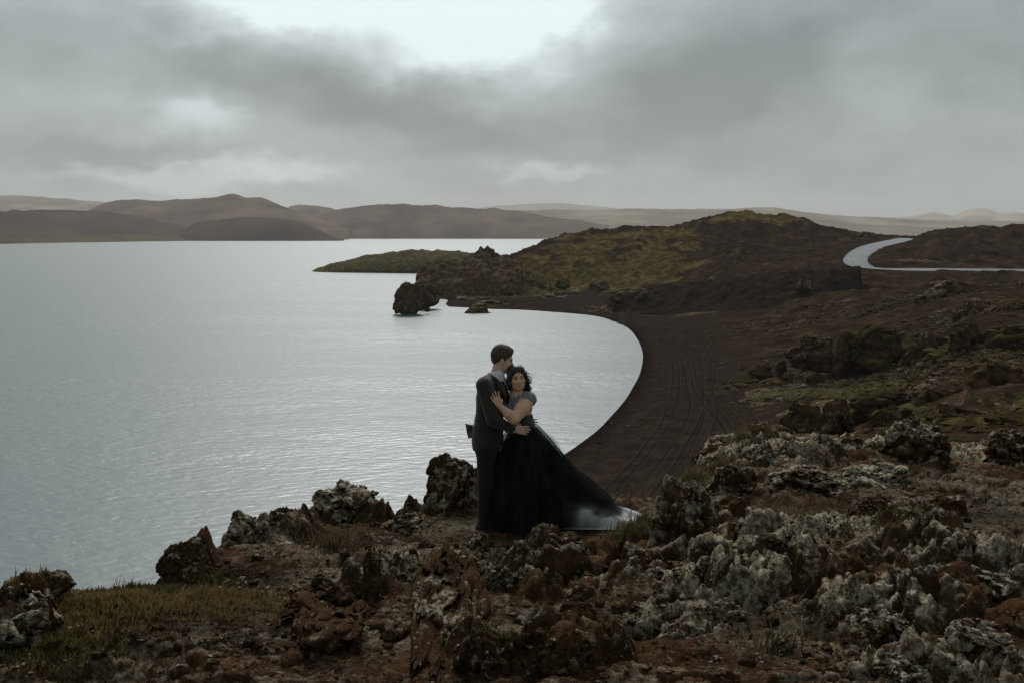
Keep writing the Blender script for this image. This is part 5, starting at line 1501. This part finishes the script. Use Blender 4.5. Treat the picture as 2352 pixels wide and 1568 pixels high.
# individually visible stones
px_ = rs.uniform(20, 2330, 420); py_ = rs.uniform(1200, 1560, 420)
pp = np.array([on_plane(a, b_) for a, b_ in zip(px_, py_)])
sdv = edge_sd(pp[:, 0], pp[:, 1])
couple = (np.abs(pp[:, 0] - FEET[0] - .6) < 1.2) & (pp[:, 1] > FEET[1] - .45)
ok = (sdv < -0.25) & ~couple
pp, px_ = pp[ok][:230], px_[ok][:230]
gzv = ledge_height(pp[:, 0], pp[:, 1])[0]
zone = lambda x: 'left' if x < 800 else ('middle' if x < 1500 else 'right')
for i in range(len(pp)):
    s_ = float(np.exp(rs.normal(math.log(.055), .45)))
    kd = int(rs.randint(5))
    zn = zone(px_[i])
    o = link('stone', TPL['stone%d' % kd], None, 'small loose lava stone on the %s part of the ledge' % zn, 'stone', 'loose stones on the %s of the ledge' % zn)
    o.scale = (s_ * rs.uniform(.8, 1.4), s_ * rs.uniform(.8, 1.3), s_ * rs.uniform(.5, .9))
    o.rotation_euler = (rs.uniform(-.3, .3), rs.uniform(-.3, .3), rs.uniform(0, 6.3))
    o.location = (pp[i, 0], pp[i, 1], gzv[i] - .15 * s_)

def gravel_mesh(name, x, y, z, size, mat, sub=1):
    V0, F0 = ICO[1] if sub == 1 else ICO[2]
    n = len(x)
    jit = 1 + .45 * (rs.rand(40, len(V0), 1) - .5)
    sh_ = V0[None] * jit
    k = rs.randint(0, 40, n)
    a = rs.uniform(0, 6.28, n)
    sc3 = size[:, None] * np.stack([rs.uniform(.7, 1.4, n), rs.uniform(.7, 1.2, n), rs.uniform(.4, .85, n)], 1)
    P = sh_[k] * sc3[:, None, :]
    ca, sa = np.cos(a)[:, None], np.sin(a)[:, None]
    X_ = P[..., 0] * ca - P[..., 1] * sa + x[:, None]
    Y_ = P[..., 0] * sa + P[..., 1] * ca + y[:, None]
    Z_ = P[..., 2] + z[:, None]
    V = np.stack([X_, Y_, Z_], -1).reshape(-1, 3)
    F = (F0[None] + (np.arange(n) * len(V0))[:, None, None]).reshape(-1, 3)
    return mesh_from(name, V, F, [mat], smooth=False)
def ico0():
    bm = bmesh.new(); bmesh.ops.create_icosphere(bm, subdivisions=1, radius=1.0)
    V = np.array([v.co[:] for v in bm.verts]); F = np.array([[v.index for v in f.verts] for f in bm.faces]); bm.free(); return V, F
ICO[1] = ico0()
x, y = scatter(26000, (-100 - 1176) / FPX, (2452 - 1176) / FPX, 4.6, 20)
hz_, so_, sd_, kn_ = ledge_height(x, y)
gr = soft(x, y, GRAVELS)
keep = (sd_ < -0.05) & (rs.rand(len(x)) < .12 + .88 * np.maximum(gr, .35 * so_)) & ~((np.abs(x - FEET[0] - .55) < .95) & (np.abs(y - FEET[1] - .15) < .45))
x, y, hz_ = x[keep], y[keep], hz_[keep]
sz = np.exp(rs.normal(math.log(.011), .5, len(x)))
link('gravel', gravel_mesh('gravel', x, y, hz_, np.clip(sz, .004, .035), M_STONE), kind='stuff', label='dark volcanic gravel strewn over the ledge', cat='gravel')

# grass and moss mats
def grass_material(name, c0, c1, c2):
    m, nt, b = new_mat(name)
    p, n_ = POS(nt)
    n = noise(nt, p, 9.0, 7, .7)
    col = ramp(nt, n, [(.3, c0), (.5, c1), (.7, c2)])
    col = mixc(nt, attr(nt, 'tip'), col, ramp(nt, n, [(.3, tuple(v * 1.6 for v in c1)), (.7, tuple(v * 1.5 for v in c2))]))
    put(nt, b, Base_Color=col, Roughness=.9, Specular_IOR_Level=.05)
    return m
M_GRASS = grass_material('dry_autumn_grass', (.050, .038, .014), (.125, .090, .034), (.25, .175, .07))
M_GRASS_G = grass_material('green_moss_grass', (.024, .023, .008), (.058, .052, .018), (.13, .108, .036))
M_STRAW = grass_material('straw_grass', (.05, .04, .018), (.11, .085, .042), (.19, .15, .08))
def grass(name, patches, n, hgt, mat, label, lean=(.12, .0), wid=.0035, zf=None):
    xs, ys = [], []
    for px, py, rx, ry, wgt in patches:
        c = on_plane(px, py); k = int(n * wgt)
        r_ = np.abs(rs.normal(size=k)) * .62; a = rs.uniform(0, 6.28, k)
        xs.append(c[0] + rx * r_ * np.cos(a)); ys.append(c[1] + ry * r_ * np.sin(a))
    x, y = np.concatenate(xs), np.concatenate(ys)
    z = ledge_height(x, y)[0]
    N_ = len(x)
    clump = .55 + .9 * np.clip(fbm(np.stack([x * 3, y * 3, x * 0], 1), 2, .5, 91) + .4, 0, 1)
    h = hgt * clump * np.exp(rs.normal(0, .5, N_))
    az_ = rs.uniform(0, 6.28, N_)
    bend = np.stack([lean[0] * h + .55 * h * np.cos(az_), lean[1] * h + .55 * h * np.sin(az_), h], 1)
    d = np.stack([np.cos(az_ + 1.57), np.sin(az_ + 1.57), 0 * az_], 1) * wid
    b0 = np.stack([x, y, z - .01], 1)
    m_ = b0 + bend * np.array([.35, .35, .62])
    t_ = b0 + bend
    V = np.stack([b0 - d, b0 + d, m_ + d * .8, m_ - d * .8, t_], 1).reshape(-1, 3)
    o_ = (np.arange(N_) * 5)[:, None]
    F = np.concatenate([o_ + np.array([[0, 1, 2]]), o_ + np.array([[0, 2, 3]]), o_ + np.array([[3, 2, 4]])])
    tip = np.tile(np.array([0, 0, .4, .4, 1.0]), N_)
    return link(name, mesh_from(name, V, F, [mat], attrs={'tip': tip}), kind='stuff', label=label, cat='grass')
grass('grass', [(430, 1425, .62, .42, .35), (300, 1465, .62, .40, .35), (190, 1510, .45, .30, .2), (520, 1400, .35, .3, .15)], 40000, .022, M_GRASS, 'dry golden grass mound at the lower left')
grass('grass', [(350, 1390, .34, .22, .6), (260, 1420, .25, .18, .25), (140, 1545, .4, .25, .4), (470, 1330, .25, .1, .15)], 20000, .017, M_GRASS_G, 'green moss and grass on the rim of the left mound')
grass('grass', [(1468, 1225, .20, .26, .7), (1440, 1245, .22, .12, .3)], 3600, .070, M_STRAW, 'pale grass tuft beside the tip of the train')
grass('grass', [(1650, 1120, .45, .35, .4), (1700, 1085, .3, .3, .3), (1590, 1130, .2, .2, .2), (1760, 1065, .25, .25, .2)], 3600, .07, M_STRAW, 'straw grass among the rocks on the right rim')
grass('grass', [(2050, 1290, .22, .35, .5), (2080, 1340, .2, .2, .3), (1160, 1540, .16, .12, .3)], 5200, .03, M_GRASS_G, 'dark green moss in the hollows of the rocks')
grass('grass', [(1380, 1150, .6, .12, .5), (1560, 1240, .2, .2, .2), (1800, 1200, .5, .2, .3), (760, 1290, .3, .12, .2), (1900, 1220, .25, .25, .2), (1780, 1500, .3, .15, .1)], 1500, .09, M_STRAW, 'thin scattered stalks of dry grass')

# meadow at the foot of the mossy outcrops, seen from far off: low tussocks
def tussocks(name, cpx, n, size, mat, label):
    xs, ys = [], []
    for px, py, D, rx, ry, w in cpx:
        c = at(px, py, D); k = int(n * w); a = rs.uniform(0, 6.28, k); r_ = np.sqrt(rs.rand(k))
        xs.append(c[0] + rx * r_ * np.cos(a)); ys.append(c[1] + ry * r_ * np.sin(a))
    x, y = np.concatenate(xs), np.concatenate(ys)
    z = land_height(x, y)
    me = gravel_mesh(name, x, y, z, size * np.exp(rs.normal(0, .4, len(x))), mat)
    at_ = me.attributes.new('tip', 'FLOAT', 'POINT')
    return link(name, me, kind='stuff', label=label, cat='grass')
tussocks('grass', [(1830, 893, 163, 6.5, 6, .4), (1920, 897, 158, 7, 5, .35), (2000, 893, 153, 5, 5, .25)], 3600, .26, M_GRASS_G, 'green meadow at the foot of the mossy outcrops')
tussocks('grass', [(1770, 888, 168, 4, 6, .4), (1880, 935, 142, 6, 3.5, .4), (1950, 945, 132, 4, 3, .2)], 2600, .22, M_STRAW, 'straw-coloured grass fringing the green meadow')

# rubble on the hillside
def rubble(name, patches, n, size, mat, label):
    xs, ys = [], []
    for px, py, D, rx, ry, w in patches:
        c = at(px, py, D); k = int(n * w)
        xs.append(c[0] + rx * rs.normal(size=k) * .6); ys.append(c[1] + ry * rs.normal(size=k) * .6)
    x, y = np.concatenate(xs), np.concatenate(ys)
    z = land_height(x, y)
    ok = z > .25
    x, y, z = x[ok], y[ok], z[ok]
    s_ = size * np.exp(rs.normal(0, .55, len(x)))
    return link(name, gravel_mesh(name, x, y, z, s_, mat), kind='stuff', label=label, cat='rubble')
rubble('rubble', [(1880, 860, 178, 12, 10, .12), (2020, 880, 160, 14, 12, .14), (2150, 880, 120, 14, 16, .14), (2250, 970, 62, 12, 16, .2), (2300, 780, 140, 18, 14, .14), (2200, 720, 200, 30, 20, .13), (2050, 700, 270, 40, 25, .13)], 9000, .32, M_ROCK_FAR, 'broken lava rubble over the right hillside')
rubble('rubble', [(1440, 685, 378, 14, 8, .3), (1300, 668, 470, 40, 8, .3), (1150, 682, 445, 25, 6, .2), (1600, 675, 362, 30, 6, .2)], 2600, .6, M_ROCK_FAR, 'rubble along the back of the beach')

pb = []
for p_ in wl[3:18]:
    pb.append((p_[0], p_[1]))
pb = np.array(pb)
kk = rs.randint(0, len(pb) - 1, 1500); tt = rs.rand(1500)
bx_, by_ = [pb[kk, i] * (1 - tt) + pb[kk + 1, i] * tt for i in (0, 1)]
off_ = np.abs(rs.normal(0, 7, 1500)) + .5
bx_ = bx_ + off_ * .8; by_ = by_ + off_ * .25
bz_ = land_height(bx_, by_)
ok = bz_ > .03
link('pebbles', gravel_mesh('pebbles', bx_[ok], by_[ok], bz_[ok], .10 * np.exp(rs.normal(0, .5, ok.sum())), M_ROCK_DARK), kind='stuff', label='dark pebbles strewn along the waterline', cat='pebbles')
# tyre tracks pressed into the black sand
mt, ntt, bt = new_mat('pressed_sand')
put(ntt, bt, Base_Color=(.0175, .0125, .0100), Roughness=.95, Specular_IOR_Level=.0)
ml, ntt, bt = new_mat('turned_sand')
put(ntt, bt, Base_Color=(.034, .0255, .0205), Roughness=.97, Specular_IOR_Level=.0)
def track(pts, mat, wid, label, shift=0.0):
    P = np.array([at(a, b_, 27.5 * 1.0 / max(1e-3, -(ray(a, b_)[2] / ray(a, b_)[1]))) for a, b_ in pts])
    c = catmull(P, 16)
    t = np.gradient(c[:, :2], axis=0); t /= np.linalg.norm(t, axis=1)[:, None]
    nrm = np.stack([-t[:, 1], t[:, 0]], 1)
    V = []
    wob = np.stack([np.arange(len(c)) * .21, c[:, 0] * 0 + shift * 3, c[:, 0] * 0 + P[0, 0]], 1)
    wid = wid * (1 + 1.1 * fbm(wob, 3, .6, 5))[:, None].clip(.15, 2.2)
    shift = shift + .5 * fbm(wob * .35, 2, .5, 8)[:, None]
    for s in (-1, 1):
        xy = c[:, :2] + nrm * (shift + s * wid)
        V.append(np.stack([xy[:, 0], xy[:, 1], land_height(xy[:, 0], xy[:, 1]) + .03], 1))
    V = np.stack(V, 1).reshape(-1, 3)
    return link('tyre_track', mesh_from('tyre_track', V, grid_faces(len(c), 2), [mat]), kind='structure', label=label, cat='tyre track')
T1 = [(1720, 1080), (1690, 1000), (1640, 930), (1605, 880), (1600, 840), (1630, 800), (1600, 765), (1500, 740)]
T2 = [(1470, 1120), (1560, 1000), (1600, 920), (1590, 860), (1570, 800), (1510, 750), (1400, 720), (1250, 700)]
T3 = [(1400, 1095), (1480, 1010), (1530, 940), (1550, 880), (1545, 800), (1490, 745), (1380, 715)]
T4 = [(1700, 1030), (1650, 930), (1560, 868), (1700, 862), (1780, 850)]
T5 = [(1740, 1000), (1700, 930), (1640, 880), (1640, 820), (1670, 780)]
T6 = [(1520, 1110), (1600, 1020), (1630, 940), (1625, 880), (1615, 800), (1560, 755)]
for i_, (T_, w_) in enumerate([(T1, .85), (T2, .85), (T3, .8), (T4, .75), (T5, .85), (T6, .8)]):
    for s_ in (-1.2, -.85, .85, 1.2):
        track(T_, mt if (i_ + (abs(s_) > 1)) % 2 == 0 else ml, .11, 'tyre track curving along the black beach', s_ * w_)

# ------------------------------------------------------------------ haze over the whole landscape
hz = bpy.data.materials.new('haze_air')
hz.use_nodes = True
hn = hz.node_tree
hn.nodes.clear()
pv = nd(hn, 'ShaderNodeVolumePrincipled', {'Color': (0.97, 0.99, 1.0, 1), 'Density': 0.000046, 'Anisotropy': 0.2})
hn.links.new(pv.outputs[0], nd(hn, 'ShaderNodeOutputMaterial').inputs['Volume'])
S_ = 27000
v = [(-S_, -600, -4.5), (S_, -600, -4.5), (S_, S_, -4.5), (-S_, S_, -4.5), (-S_, -600, 950), (S_, -600, 950), (S_, S_, 950), (-S_, S_, 950)]
f = [(0, 3, 2, 1), (4, 5, 6, 7), (0, 1, 5, 4), (1, 2, 6, 5), (2, 3, 7, 6), (3, 0, 4, 7)]
link('haze', mesh_from('haze', v, f, [hz], smooth=False), kind='stuff', label='thin damp haze over the lake and hills', cat='haze')
